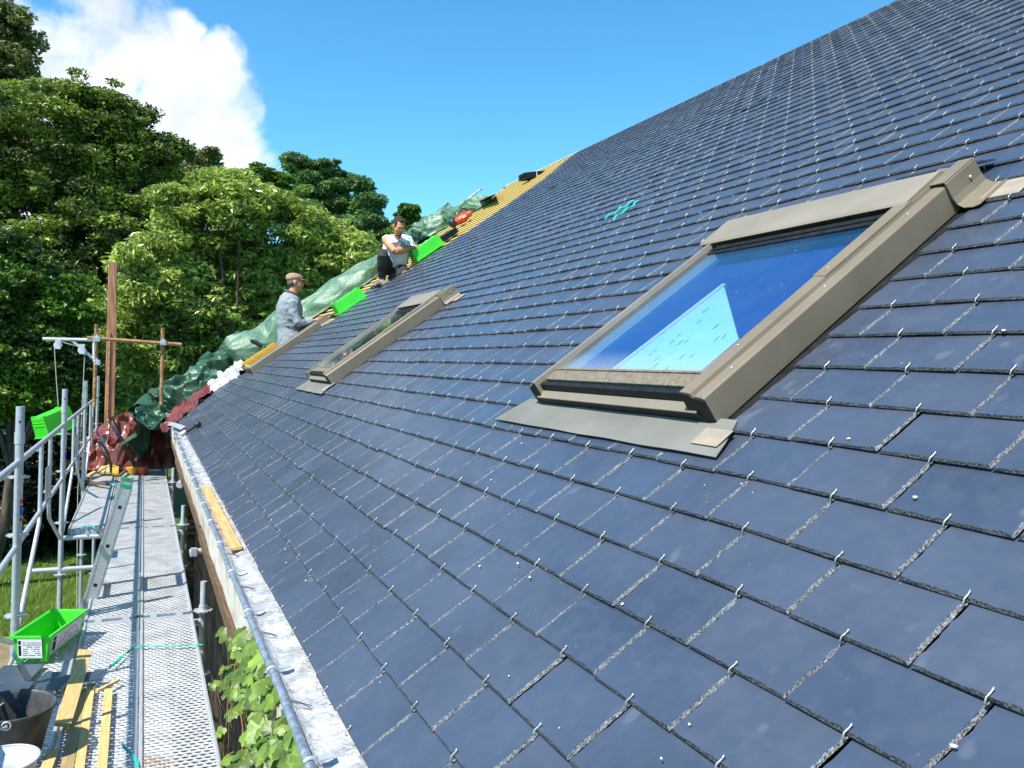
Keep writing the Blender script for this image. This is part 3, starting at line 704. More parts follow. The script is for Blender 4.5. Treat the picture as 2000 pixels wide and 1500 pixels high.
# aluminium ladder through the hatch
lad = empty('ladder', (-3.0, -1.0, -2.86), 'aluminium ladder with a green cap leaning in the scaffold hatch', 'ladder')
bt, tp = np.array([0, -1.20, -2.85]), np.array([0, -.50, -.16])
dl = unit(tp-bt); ln = np.linalg.norm(tp-bt); nl = np.cross(EX, dl)
for x in (-2.78, -3.14):
    b = MB(); o = bt+EX*x
    # C section stile: web faces outwards, flanges each side
    b.box(o-nl*.045, nl*.090, EX*.003, dl*ln); b.box(o-nl*.045, nl*.003, EX*-.025, dl*ln); b.box(o+nl*.042, nl*.003, EX*-.025, dl*ln)
    for q in (-.038, -.030, .028, .036): b.box(o+nl*q+EX*.003, nl*.003, EX*.0022, dl*ln)
    st = obj('stile', b, M_ALU, lad)
    b = MB(); b.box(o-nl*.040+dl*ln, nl*.080, EX*-.028+EX*.0, dl*.022); b.box(o-nl*.040+dl*ln-EX*.0, nl*.080, EX*.006, dl*.022); obj('end_cap', b, mat('green_cap', (.02, .32, .14), .5), st)
k = .12
while k < ln-.1:
    o = bt+dl*k; b = MB(); b.box(o+EX*-3.14-nl*.014-dl*.014, EX*.3625, nl*.028, dl*.028); rg = obj('rung', b, M_ALU, lad)
    b = MB(); b.box(o+EX*-2.7760-nl*.011-dl*.011, EX*.0008, nl*.022, dl*.022); obj('hollow_end', b, M_BLACK, rg); k += .28
# timber pole with its conduit and the overhead cable
pole = empty('timber_pole', (-13.2, -.93, ZG), 'tall square brown timber pole with a steel conduit behind the scaffold', 'pole')
XP = -12.2
pt_, pb_ = gx(222, 512, XP), gx(213, 815, XP); pb_ = pt_*1.; pb_[2] = ZG
b = MB(); wd = .14; o = np.array([pt_[0]-wd/2, pt_[1]-wd*.55, ZG]); hh = pt_[2]-ZG
b.box(o, (wd, 0, 0), (0, wd*1.0, 0), (0, 0, hh)); M_POLE = mat('orange_brown_timber', (.60, .29, .16), .8, .2, scale=5, col2=(.26, .13, .08), stretch=(9, 9, .6), bump=.3)
obj('post', b, M_POLE, pole, bevel=.012)
b = MB(); b.tube([o+np.array([wd+.012, .055, .2]), o+np.array([wd+.012, .055, hh-1.25])], .016, 8); obj('conduit', b, M_RUST, pole)
b = MB(); b.box(o+np.array([wd+.001, .11, .0]), (.03, 0, 0), (0, .04, 0), (0, 0, hh-.9)); obj('batten_strip', b, M_POLE, pole)
b = MB(); b.tube([o+np.array([wd/2, wd, hh-.10]), o+np.array([wd/2, wd+.14, hh-.14]), o+np.array([wd/2, wd+.16, hh-.28])], .010, 6); obj('cable_clamp', b, M_DARK, pole)
b = MB(); A = pt_+EZ*-.10; B = gx(470, 598, -17.); Cc = gx(760, 690, -22.)
P = [A*(1-t)+B*t-EZ*.25*math.sin(math.pi*t)*.5 for t in np.linspace(0, 1, 12)]+[B*(1-t)+Cc*t for t in np.linspace(.1, 1, 8)]
b.tube(P, .011, 6); obj('overhead_cable', b, M_DARK, None, 'thin dark cable running from the timber pole head across the trees', 'cable')
# ================================================================ GROUND AND TREES
b = MB(); n = 60; P = []
for i in range(n+1):
    row = []
    for j in range(n+1):
        x = -900+1800*(i/n)**1 if 0 else math.copysign(abs(i/n*2-1)**2.6*900, i/n*2-1)-8; y = math.copysign(abs(j/n*2-1)**2.6*900, j/n*2-1)
        row.append((x, y, ZG+.10*noise.noise(Vector((x*.2, y*.2, 0)))-.0))
    P.append(row)
b.grid(P)
M_GRASSG = mat('lawn', (.075, .115, .022), .95, .1, scale=1.3, col2=(.045, .075, .015), bump=.6, bscale=30)
obj('ground', b, M_GRASSG, None, 'green lawn around the house', 'lawn', kind='structure')
b = MB(); P = [[gz(px, py, ZG+.06)*1. for px in np.linspace(-330, 38-abs(k-3)*5, 9)] for k, py in enumerate((1245, 1262, 1290, 1330, 1400, 1500, 1640))]
P = [[p+np.array([0, .12*noise.noise(Vector((p[0]*1.7, p[1], 4))), .03*noise.noise(Vector((p[0], p[1], 4)))]) for p in r] for r in P]
b.grid(P); obj('dirt_path', b, mat('dry_dirt', (.30, .23, .14), .95, .1, scale=3, col2=(.20, .15, .09), bump=.5), None, 'dry bare dirt path beside the lawn', 'path', kind='structure')
# grass blades
def grass():
    n = 30000; c = gz(70, 1210, ZG); x = rng.uniform(-22, -8, n); y = rng.uniform(-5.5, -.6, n); h = rng.uniform(.05, .17, n); a = rng.uniform(0, 6.28, n); t = rng.normal(0, .05, (n, 2))
    z = np.full(n, ZG-.02)
    V = np.stack([np.stack([x-.006*np.cos(a), y-.006*np.sin(a), z], 1), np.stack([x+.006*np.cos(a), y+.006*np.sin(a), z], 1), np.stack([x+t[:,0], y+t[:,1], z+h], 1)], 1).reshape(-1, 3)
    fast('grass', V, np.arange(3*n).reshape(n, 3), mat('grass_blades', (.30, .42, .05), .7, .3, scale=1.4, col2=(.16, .26, .03), trans=.3, island=.3), nv=3, label='long green grass beyond the scaffold foot', cat='grass', kind='stuff')
grass()
def leaves(C_, Rr, n, size, asp, droop, g, flat=.62, shell=.35, up=.35):
    """leaf quads around cluster centres C_ (k,3) with radii Rr; each leaf a folded kite"""
    k = len(C_); wgt = Rr**2; idx = g.choice(k, n, p=wgt/wgt.sum())
    d = g.normal(size=(n, 3)); d /= np.linalg.norm(d, axis=1)[:, None]
    r = (g.uniform(0, 1, n)**shell)[:, None]
    c = C_[idx]+d*r*Rr[idx][:, None]*np.array([1, 1, flat])
    s = size*g.uniform(.45, 1.45, n)[:, None]
    dirn = g.normal(size=(n, 3)); dirn[:, 2] = dirn[:, 2]*.5-droop; dirn += d*.8; dirn /= np.linalg.norm(dirn, axis=1)[:, None]
    nn = g.normal(size=(n, 3))*.75+d*.5; nn[:, 2] += up; side = np.cross(dirn, nn); side /= np.linalg.norm(side, axis=1)[:, None]; up_ = np.cross(side, dirn)
    a = c-dirn*s*.5; b_ = c+side*s*asp*.5+up_*s*.06; e_ = c+dirn*s*.5-up_*s*.04; f = c-side*s*asp*.5+up_*s*.06
    V = np.stack([a, b_, e_, f], 1).reshape(-1, 3); return V
def tree(name, label, blobs, X, leafm, n, size, asp, droop, seed, trunk, group='trees beyond the house', cr=.26, trunkr=.22, bark=None, cat='tree', flat=.42, nclust=60, depth=.8, cl=(.4, .95)):
    """blobs: (px, py, radius px, depth offset m) - outline lobes of the crown at the real distance X"""
    g = np.random.default_rng(seed); P = []; Rr = []; cores = []
    for (px, py, rp, dx) in blobs:
        c = gx(px, py, X+dx); sc = abs((X+dx-CAMP[0]))*.908/1560*1.02; R_ = rp*sc; cores.append((c, R_))
        k = max(5, int(nclust*(rp/100.)**1.6))
        for _k in range(k):
            if _k % 4 == 0:     # sprays that stick out of the outline
                d = g.normal(size=3); d /= np.linalg.norm(d); d[2] = abs(d[2])*.8 if g.random() < .6 else d[2]; P.append(c+d*np.array([R_*depth, R_, R_])*g.uniform(.95, 1.26)); Rr.append(cr*g.uniform(.3, .75)); continue
            d = g.normal(size=3); d /= np.linalg.norm(d); d *= g.uniform(.15, 1)**.45; q = g.uniform(*cl)*cr*1.6
            P.append(c+d*np.array([R_*depth, R_, R_])*(1-q*.35/max(R_, .5))); Rr.append(q)
    P = np.array(P); Rr = np.array(Rr)
    base = np.array([trunk[0], trunk[1], ZG]); root = empty(name, base, label, cat, group)
    V = leaves(P, Rr, n, size, asp, droop, g, flat)
    fast('crown', V, np.arange(4*n).reshape(n, 4), leafm, parent=root)
    b = MB(); top = np.mean([c for c, r in cores], 0); R = random.Random(seed)
    fork = base*.45+top*.55; fork[2] = min(fork[2], ZG+(top[2]-ZG)*.55)
    m1 = (base+fork)/2+np.array([.2, .15, 0]); b.tube([base-EZ*.2, m1, fork, fork*.4+top*.6], [trunkr, trunkr*.8, trunkr*.6, trunkr*.22], 10)
    for c, r_ in cores:
        st = fork*(1-R.uniform(0, .5))+m1*R.uniform(0, .0) if 0 else fork+(m1-fork)*R.uniform(0, .5)
        md = (st+c)/2+np.array([R.uniform(-.3, .3), R.uniform(-.3, .3), R.uniform(0, .4)]); b.tube([st, md, c], [trunkr*.42, trunkr*.25, trunkr*.10], 6, cap=False)
        for _ in range(9):
            d = g.normal(size=3); d /= np.linalg.norm(d); q = c+d*r_*.85; mm = (md*.3+c*.7)*.5+q*.5+g.normal(size=3)*.12
            b.tube([c*.6+md*.4, mm, q], [trunkr*.11, trunkr*.07, trunkr*.025], 4, cap=False)
    obj('trunk', b, bark or M_BARK, root)
    return root
M_BARK = mat('bark', (.14, .11, .085), .95, .1, scale=9, col2=(.06, .047, .035), stretch=(1, 1, .3), bump=.8)
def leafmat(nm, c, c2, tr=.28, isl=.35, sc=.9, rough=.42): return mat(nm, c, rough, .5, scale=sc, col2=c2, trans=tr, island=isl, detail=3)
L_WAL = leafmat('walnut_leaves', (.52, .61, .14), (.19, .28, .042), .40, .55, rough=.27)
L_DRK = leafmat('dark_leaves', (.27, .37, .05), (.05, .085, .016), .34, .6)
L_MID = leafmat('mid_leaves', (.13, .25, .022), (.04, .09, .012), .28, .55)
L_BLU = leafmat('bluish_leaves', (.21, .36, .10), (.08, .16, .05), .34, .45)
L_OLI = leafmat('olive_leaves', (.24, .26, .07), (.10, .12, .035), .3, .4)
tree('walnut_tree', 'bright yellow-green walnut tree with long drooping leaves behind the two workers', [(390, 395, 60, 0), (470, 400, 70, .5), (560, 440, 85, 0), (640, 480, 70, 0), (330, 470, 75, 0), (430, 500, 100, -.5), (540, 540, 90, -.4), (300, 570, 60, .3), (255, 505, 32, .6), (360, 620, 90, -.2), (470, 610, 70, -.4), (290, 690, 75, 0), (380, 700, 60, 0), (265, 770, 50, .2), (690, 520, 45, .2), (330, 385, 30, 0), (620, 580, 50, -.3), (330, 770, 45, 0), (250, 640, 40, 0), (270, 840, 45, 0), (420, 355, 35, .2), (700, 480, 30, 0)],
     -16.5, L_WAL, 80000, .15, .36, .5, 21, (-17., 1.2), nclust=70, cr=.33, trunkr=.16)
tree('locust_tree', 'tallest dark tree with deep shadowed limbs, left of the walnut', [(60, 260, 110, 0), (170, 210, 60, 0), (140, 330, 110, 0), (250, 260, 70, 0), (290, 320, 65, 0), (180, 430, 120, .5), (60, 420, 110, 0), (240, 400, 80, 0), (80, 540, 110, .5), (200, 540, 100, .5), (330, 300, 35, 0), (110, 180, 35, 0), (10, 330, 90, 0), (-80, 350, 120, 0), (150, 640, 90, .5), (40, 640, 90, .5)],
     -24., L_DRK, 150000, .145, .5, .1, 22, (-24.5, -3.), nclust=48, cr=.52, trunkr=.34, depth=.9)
tree('tall_edge_tree', 'very tall thin-leaved tree cut by the left picture edge', [(15, 60, 50, 0), (-20, 130, 70, 0), (25, 130, 30, 0), (-60, 40, 60, 0), (0, 190, 55, 0), (-40, 230, 80, 0)],
     -27., L_OLI, 34000, .17, .5, .1, 23, (-27., -7.5), nclust=60, cr=.5, trunkr=.25)
tree('ash_tree', 'rounded blue-green ash tree rising right of the walnut crown', [(620, 345, 45, 0), (655, 370, 48, 0), (600, 385, 40, 0), (660, 430, 50, 0), (640, 330, 25, 0), (575, 320, 22, 0), (620, 470, 55, 0)],
     -27., L_BLU, 56000, .155, .42, .3, 24, (-27.5, 5.), nclust=70, cr=.42, trunkr=.2)
tree('slender_ash_tree', 'slender blue-green ash tree just left of the worker in the white shirt', [(705, 365, 22, 0), (720, 400, 32, 0), (730, 440, 34, 0), (700, 430, 30, 0), (745, 465, 25, 0), (715, 490, 40, 0)],
     -26., L_BLU, 30000, .15, .42, .3, 25, (-26.5, 8.), nclust=80, cr=.4, trunkr=.14)
tree('small_maple_tree', 'small yellow-green treetop right of the head of the worker in the white shirt', [(800, 428, 22, 0), (790, 450, 25, 0), (815, 445, 16, 0), (798, 408, 9, 0), (770, 470, 25, 0)],
     -24., L_MID, 14000, .14, .5, .2, 26, (-24.5, 9.), nclust=90, cr=.35, trunkr=.1)
tree('sparse_oak_tree', 'sparse brownish treetop between the dark locust and the walnut', [(395, 310, 28, 0), (380, 335, 35, 0), (415, 335, 18, 0), (350, 350, 30, 0)],
     -28., L_OLI, 9000, .17, .5, .1, 27, (-28., -.5), nclust=60, cr=.4, trunkr=.16)
tree('round_lime_tree', 'mid-green treetop showing over the middle of the walnut', [(475, 360, 35, 0), (510, 350, 28, 0), (540, 370, 35, 0), (450, 375, 30, 0)],
     -25., L_MID, 28000, .15, .5, .2, 28, (-25., 2.5), nclust=70, cr=.4, trunkr=.2)
tree('hazel_tree', 'broad leafy hazel with fresh green sprays behind the guardrail at the left edge', [(20, 500, 55, 0), (60, 560, 70, 0), (0, 620, 80, 0), (110, 640, 70, 0), (60, 700, 80, 0), (150, 700, 45, 0), (0, 760, 80, 0), (110, 770, 60, 0), (-90, 620, 110, 0), (160, 620, 30, 0), (180, 760, 40, 0), (140, 560, 40, 0)],
     -15., L_MID, 80000, .105, .55, .15, 29, (-15.3, -3.2), nclust=75, cr=.30, trunkr=.14)
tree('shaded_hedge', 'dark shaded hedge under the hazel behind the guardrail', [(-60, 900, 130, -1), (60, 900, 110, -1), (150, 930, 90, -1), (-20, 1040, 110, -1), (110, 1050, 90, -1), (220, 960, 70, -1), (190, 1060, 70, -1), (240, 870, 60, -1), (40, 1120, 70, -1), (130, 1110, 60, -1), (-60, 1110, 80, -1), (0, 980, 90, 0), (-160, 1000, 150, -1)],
     -17.5, leafmat('shaded_hedge_leaves', (.018, .034, .008), (.008, .016, .004), .08, .4), 60000, .16, .6, .1, 30, (-18.5, -3.5), cat='hedge', nclust=60, cr=.42, trunkr=.12, flat=.9)  # near-black leaf colour carries the shade under the hazel
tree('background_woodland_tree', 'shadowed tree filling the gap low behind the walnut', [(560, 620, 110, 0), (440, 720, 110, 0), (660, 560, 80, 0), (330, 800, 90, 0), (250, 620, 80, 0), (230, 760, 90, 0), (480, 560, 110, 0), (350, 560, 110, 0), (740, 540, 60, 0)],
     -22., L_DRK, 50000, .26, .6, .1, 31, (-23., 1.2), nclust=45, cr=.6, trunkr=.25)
# ================================================================ TARPAULINS
def crease(u, v, seed, k=6, f0=2.2, warp=.6):
    """crumple field: folded ridges at random directions"""
    g = np.random.default_rng(seed); h = np.zeros_like(u)
    wx = sum(np.sin(f*u*1.3+p)*np.cos(f*v+q) for f, p, q in g.uniform(1, 6, (3, 3)))*warp*.3
    for i in range(k):
        a = g.uniform(0, math.pi); f = f0*1.45**i*g.uniform(.8, 1.2); ph = g.uniform(0, 6.28)
        s = np.sin(f*(np.cos(a)*(u+wx)+np.sin(a)*(v-wx))+ph)
        q = 1.45**i if i < 4 else 1.8**i; h += np.maximum(1-np.sqrt(s*s+.012), 0)**1.2/q*.62-.25/q
    return h
def tarp_band(F, T, seed, amp, nu=260, nv=90, back=.9, X_off=.32, fold=1.):
    """a rumpled band: F pixels where it meets the roof, T pixels of its silhouette"""
    A = np.array([gr(*q, .01) for q in F]); Tt = np.array([gx(*q, A[i][0]-X_off) for i, q in enumerate(T)])
    B = Tt+np.array([-.25, 0, -.12]); Bk = Tt+np.array([-.55, 0, -back])
    d = np.r_[0, np.cumsum(np.linalg.norm(np.diff(A, axis=0), axis=1))]; L_ = d[-1]; s = np.linspace(0, L_, nu)
    itp = lambda P: np.stack([np.interp(s, d, P[:, k]) for k in range(3)], 1)
    def sm(P, n=4):
        for _ in range(n): P = np.vstack([P[:1], (P[:-2]+2*P[1:-1]+P[2:])/4, P[-1:]])
        return P
    A, Tt, B, Bk = [sm(itp(P), 6) for P in (A, Tt, B, Bk)]
    v = np.linspace(0, 1, nv); G = np.zeros((nu, nv, 3))
    key = [0, .42, .6, 1.]
    for k in range(3):
        for i in range(nu): G[i, :, k] = np.interp(v, key, [A[i, k], Tt[i, k], B[i, k], Bk[i, k]])
    # bulge the front face outwards
    bul = np.sin(np.clip(v/.42, 0, 1)*math.pi)[None, :]*.10
    G[:, :, 0] += bul*.7; G[:, :, 1] -= bul*.6; G[:, :, 2] += bul*.2
    U, V = np.meshgrid(s*1.0, v*1.6, indexing='ij'); h = crease(U*1.6*fold, V*1.8*fold, seed)*amp
    env = np.clip(v/.05, 0, 1)[None, :]; h = h*env
    nrm = np.array([.6, -.45, .65])
    G += h[:, :, None]*nrm
    G[:, :, 1] += .35*amp*crease(U*2.1+5, V*2.3, seed+1)*env; G[:, :, 0] += .3*amp*crease(U*1.7+9, V*2.6, seed+2)*env
    # never sink through the roof plane
    hh = G@SN; low = (hh < .012) & (G[:, :, 0] > XG-.02); G[low] += SN*(.012-hh[low])[:, None]
    return G
F = [(395, 758), (440, 722), (482, 712), (530, 680), (600, 628), (648, 598), (690, 571), (722, 550), (748, 531), (775, 500), (805, 472)]
T = [(345, 738), (395, 706), (440, 664), (500, 632), (560, 598), (622, 566), (680, 528), (722, 500), (752, 480), (778, 460), (800, 445)]
b = MB(); b.grid(tarp_band(F, T, 5, .10, fold=.8)); obj('green_tarp', b, M_TARPGL, None, 'long pale green tarp draped up the bare roof edge behind both workers', 'tarp', 'green tarps along the unslated roof edge')
F = [(300, 838), (335, 800), (370, 782), (412, 752), (452, 728), (480, 706)]; T = [(268, 812), (296, 768), (335, 742), (395, 704), (430, 676), (468, 645)]
b = MB(); b.grid(tarp_band(F, T, 15, .21, fold=1.25)); obj('green_tarp', b, M_TARPG, None, 'darker green tarp rolled in a thick twist at the lower end of the roof edge', 'tarp', 'green tarps along the unslated roof edge')
F = [(800, 480), (838, 462), (872, 440), (905, 425), (940, 405), (965, 390)]; T = [(790, 452), (830, 422), (865, 402), (900, 394), (935, 384), (962, 380)]
b = MB(); b.grid(tarp_band(F, T, 35, .12, fold=.9, X_off=.2)); obj('green_tarp', b, M_TARPGL, None, 'upper green tarp bunched near the ridge above the worker in the white shirt', 'tarp', 'green tarps along the unslated roof edge')
# white rubble sheet and red strip by the slate edge
def sheet(P, seed, amp, n=60, m=26, nrm=SN, fold=3., lift=.0):
    P = [np.asarray(p, float) for p in P]; s, t = np.meshgrid(np.linspace(0, 1, n), np.linspace(0, 1, m), indexing='ij')
    G = (P[0]*(1-s[..., None])+P[1]*s[..., None])*(1-t[..., None])+(P[3]*(1-s[..., None])+P[2]*s[..., None])*t[..., None]
    l1, l2 = np.linalg.norm(P[1]-P[0]), np.linalg.norm(P[3]-P[0])
    return G+(crease(s*l1*fold, t*l2*fold, seed)*amp+lift)[..., None]*nrm
b = MB(); b.grid(sheet([gr(396, 775, .02), gr(486, 722, .02), gr(470, 700, .10), gr(392, 757, .10)], 41, .13, 90, 30, fold=2.2)); obj('white_sheet', b, M_WHITE, None, 'crumpled white sheet between the far slates and the green tarp', 'sheet')
b = MB(); b.grid(sheet([gr(318, 845, .02), gr(418, 765, .02), gr(405, 750, .10), gr(322, 812, .12)], 43, .12, 90, 30, fold=1.8)); obj('red_tarp_strip', b, M_TARPR, None, 'narrow red-brown tarp end tucked beside the lowest far slates', 'tarp')
# the heap of red-brown tarp over the far end of the deck
nu, nv = 210, 170; U, V = np.meshgrid(np.linspace(0, 1, nu), np.linspace(0, 1, nv), indexing='ij')   # U: across (y), V: along -x
y = -1.22+U*1.47; x = -9.75-V*2.1
crest = .18+.60*np.exp(-((U-.80)/.30)**2)+.36*np.exp(-((U-.36)/.26)**2)
z = ZD+.02+crest*np.clip(V/.34, 0, 1)**.65*1.2-(.25*np.clip((V-.6)/.4, 0, 1))
c1 = crease(U*2.9, V*3.9, 51, k=5, f0=1.6, warp=1.3); c2 = crease(U*2.9+7, V*3.9, 52, k=4, f0=1.7); c3 = crease(U*2.9, V*3.9+9, 53, k=4, f0=1.8)
ed = np.clip(V/.04, 0, 1)
G = np.stack([x+c2*.20*ed, y+c3*.14, z+c1*.27*ed], 2)
side = U > .955; G[..., 2] = np.where(side, G[..., 2]-(U-.955)*20*np.clip(V*5, 0.2, 1), G[..., 2]); G[..., 1] = np.where(side, .10+.06*c3+(U-.955)*.3, G[..., 1])
b = MB(); b.grid(G); obj('red_tarp', b, M_TARPR, None, 'heap of shiny red-brown tarp crumpled over the far end of the scaffold deck', 'tarp')
# green sleeve end hanging over it, dark straps
b = MB(); c = gx(285, 808, -9.5); P = []
for i in range(14):
    t = i/13; row = []
    cc = c+np.array([-.9*t+.0, .22*t-.02, .26*t-.0]); r_ = .17*(1-.15*t)
    for j in range(28):
        a = 2*math.pi*j/27; rr = r_*(1+.16*math.sin(3*a+t*5)+.10*math.sin(7*a-t*3)); row.append(cc+EY*rr*math.cos(a)*1.15+EZ*rr*math.sin(a)*.9+EX*.05*math.sin(2*a))
    P.append(row)
b.grid(P); P = [gx(292, 818, -9.45), gx(322, 800, -9.45), gx(312, 838, -9.4), gx(298, 842, -9.4)]
b.grid(sheet(P, 61, .05, 24, 16, nrm=EX, fold=4)); obj('green_tarp', b, M_TARPG, None, 'open sleeve end of green tarp hanging over the red-brown tarp heap', 'tarp', 'green tarps along the unslated roof edge')
for P, lab in (([(221, 818), (240, 862), (258, 902), (266, 925)], 'dark rope running down across the middle of the red-brown tarp heap'), ([(196, 862), (208, 880), (216, 905), (221, 928)], 'short dark strap on the left part of the red-brown tarp heap')):
    b = MB(); b.tube([gx(*q, -9.62) for q in P], [.014, .022, .02, .02], 6); obj('strap', b, M_DARK, None, lab, 'strap')

# ================================================================ THINGS ON THE ROOF
def crate(o, ax, ay, az, L_, Wd, H_, label, par=None, stripes=True):
    """open plastic crate: o base corner, ax long axis, ay short axis, az up"""
    o, ax, ay, az = [np.asarray(v, float) for v in (o, ax, ay, az)]
    root = empty('green_crate', o+ax*L_/2+ay*Wd/2, label, 'crate', 'bright green plastic crates')
    t = .006; tp = .018; b = MB()
    def Q(a, c, h): k = h/H_*tp; return o+ax*(a+(k if a > L_/2 else -k))+ay*(c+(k if c > Wd/2 else -k))+az*h
    def Qi(a, c, h): k = h/H_*tp; return o+ax*((a-t+k) if a > L_/2 else (a+t-k))+ay*((c-t+k) if c > Wd/2 else (c+t-k))+az*h
    C4 = [(0, 0), (L_, 0), (L_, Wd), (0, Wd)]
    ob = [Q(*q, 0) for q in C4]; ot = [Q(*q, H_) for q in C4]; ib = [Qi(*q, t) for q in C4]; it = [Qi(*q, H_) for q in C4]
    vs = ob+ot+ib+it; fs = [(3, 2, 1, 0), (8, 9, 10, 11)]
    for i in range(4): j = (i+1) % 4; fs += [(i, j, 4+j, 4+i), (8+j, 8+i, 12+i, 12+j), (4+i, 4+j, 12+j, 12+i)]
    b.add(vs, fs)
    obj('tub', b, M_GREENP, root, bevel=.003)
    b = MB(); k = tp
    for a0, a1, c0, c1 in ((-k-.012, L_+k+.012, -k-.012, -k+.001), (-k-.012, L_+k+.012, Wd+k-.001, Wd+k+.012), (-k-.012, -k+.001, -k, Wd+k), (L_+k-.001, L_+k+.012, -k, Wd+k)):
        b.box(o+ax*a0+ay*c0+az*(H_-.012), ax*(a1-a0), ay*(c1-c0), az*.014)
    obj('rim', b, M_GREENP, root, bevel=.002)
    b = MB()
    for a, c in ((.0, .0), (L_-.035, 0), (L_-.035, Wd-.035), (0, Wd-.035)): b = MB(); b.box(o+ax*a+ay*c-az*.012, ax*.035, ay*.035, az*.0125); obj('foot', b, M_GREENP, root)
    if stripes:
        for k_ in range(3): b = MB(); b.box(o-ax*(.006+.004*k_)+ay*.01+az*(.03+k_*.04), ax*.008, ay*(Wd-.02), az*.004); obj('rib', b, M_GREENP, root)
    return root
def label_on(root, o, ex, ey, w_, h_, nrm, n=7, seed=1, dark=.2):
    b = MB(); b.box(o, ex*w_, ey*h_, nrm*.0012); l = obj('paper_label', b, M_WHITES, root)
    R = random.Random(seed); b = MB(); k = 0
    for i in range(n):
        yy = .12+.78*i/n; xx = .22; 
        while xx < .9:
            ww = R.uniform(.03, .10)
            if R.random() < .75: b.box(o+ex*w_*xx+ey*h_*yy+nrm*.0013, ex*w_*ww*.8, ey*h_*.035, nrm*.0004)
            xx += ww
    b.box(o+ex*w_*.03+ey*h_*.12+nrm*.0013, ex*w_*.11, ey*h_*.55, nrm*.0004); b.box(o+ex*w_*.03+ey*h_*.72+nrm*.0013, ex*w_*.11, ey*h_*.2, nrm*.0004)
    obj('printing', b, M_BLACK, l)
# two crates lying on their sides against the battens
p = gr(668, 612, .0); c_ = crate(RP(-7.02, 2.36, .16), SU, EX, -SN, .40, .20, .15, 'green crate turned over at the slate edge between the two workers', stripes=True)
p = gr(812, 505, .0); c2 = crate(RP(-6.95, 3.62, .17), SU, EX, -SN, .42, .22, .15, 'green crate turned over beside the hands of the worker in the white shirt')
# hanging crate on the hoist rope
a_ = unit(np.array([-.62, .62, .30])); z_ = unit(np.array([.12, -.28, 1.])-a_*(np.array([.12, -.28, 1.])@a_)); s_ = np.cross(z_, a_)
c3 = crate(crate_top-EZ*.02-a_*.34+s_*.10-z_*.02, a_, -s_, -z_, .40, .22, .27, 'tilted green crate hanging from the hoist rope by the guardrail')

# crate on the deck
ca = unit(np.array([-1, .33, 0])); cb = unit(np.array([.33, 1, 0]))
o4 = gz(33, 1288, ZD+.02); c4 = crate(o4, ca, cb, EZ, .44, .155, .135, 'open green crate with white paper labels standing on the near deck', stripes=False)
label_on(c4, o4+cb*.012+EZ*.012-ca*.0125+ca*.0, cb, EZ+(-ca)*.13, .125, .108, -ca, seed=3)
label_on(c4, o4+cb*.1705+ca*.03+EZ*.016-cb*.013, ca, EZ+cb*.13, .38, .095, cb, seed=5, n=6)

def stack(o, ax, ay, az, a, c, n, label, strap=None, jit=.012, seed=2, group='bundles of slates', t=.006):
    root = empty('slate_stack', o, label, 'slates', group); R = random.Random(seed); b = MB()
    for i in range(n):
        r = R.uniform(-.05, .05); x_ = ax*math.cos(r)+ay*math.sin(r); y_ = -ax*math.sin(r)+ay*math.cos(r)
        b = MB(); b.box(o+ax*R.uniform(-jit, jit)+ay*R.uniform(-jit, jit)+az*(i*(t+.0008)), x_*a, y_*c, az*t); obj('slate', b, M_DKSL, root)
    if strap:
        b = MB(); h = n*(t+.0008)+.002
        b.box(o+ax*a*.45-ay*.015+az*h, ax*.012, ay*(c+.03), az*.002); b.box(o+ax*a*.45-ay*.016-az*.0, ax*.012, ay*.002, az*h); b.box(o+ax*a*.45+ay*(c+.014), ax*.012, ay*.002, az*h)
        obj('strap', b, M_TURQ if strap == 1 else M_WHITES, root)
    return root
M_DKSL = mat('dark_loose_slate', (.030, .034, .042), .5, .5, scale=9, col2=(.018, .02, .026), bump=.1)
hz = lambda v: v
stack(RP(-7.22, 4.02, .02), SU, EX, SN, .40, .25, 12, 'dark slate stack on the battens right above the crate of the white-shirted worker', 0, seed=3)
az_ = unit(SN+SU*.25)
stack(RP(-8.05, 6.20, .06), unit(SU-SN*.45), EX, unit(SN+SU*.45), .42, .24, 14, 'dark slate stack perched just under the ridge', 2, seed=4)
o5 = gx(487, 668, -7.95)
stack(o5, unit(np.array([.15, .80, -.40])), unit(np.array([-.9, .35, 0])), unit(np.array([.1, .40, .85])), .42, .24, 7, 'grey slate bundle with a turquoise strap behind the worker in the cap', 1, seed=5)
# orange tool with black handle
r_ = empty('nail_gun', RP(-8.2, 5.02, .0), 'orange power tool with a black handle lying on the battens near the upper tarp', 'tool')
b = MB(); c = gr(902, 427, .09); b.ell(c, [EX*.10, SU*.15, SN*.07], 14, 8); b.ell(c+SU*.13-SN*.0, [EX*.06, SU*.07, SN*.05], 10, 6); b.box(c-SU*.05-EX*.05+SN*.04, EX*.10, SU*.14, SN*.035); obj('body', b, M_ORANGE, r_)
b = MB(); b.ell(c-SU*.17+SN*.02, [EX*.07, SU*.06, SN*.075], 12, 8); b.tube([c-SU*.02+SN*.07, c+SU*.03+SN*.12, c+SU*.12+SN*.11, c+SU*.16+SN*.05], .014, 8); obj('handle', b, M_DARK, r_)
b = MB(); b.box(c+EX*.09-SU*.02+SN*.0, EX*.012, SU*.06, SN*.03); obj('badge', b, M_WHITES, r_)
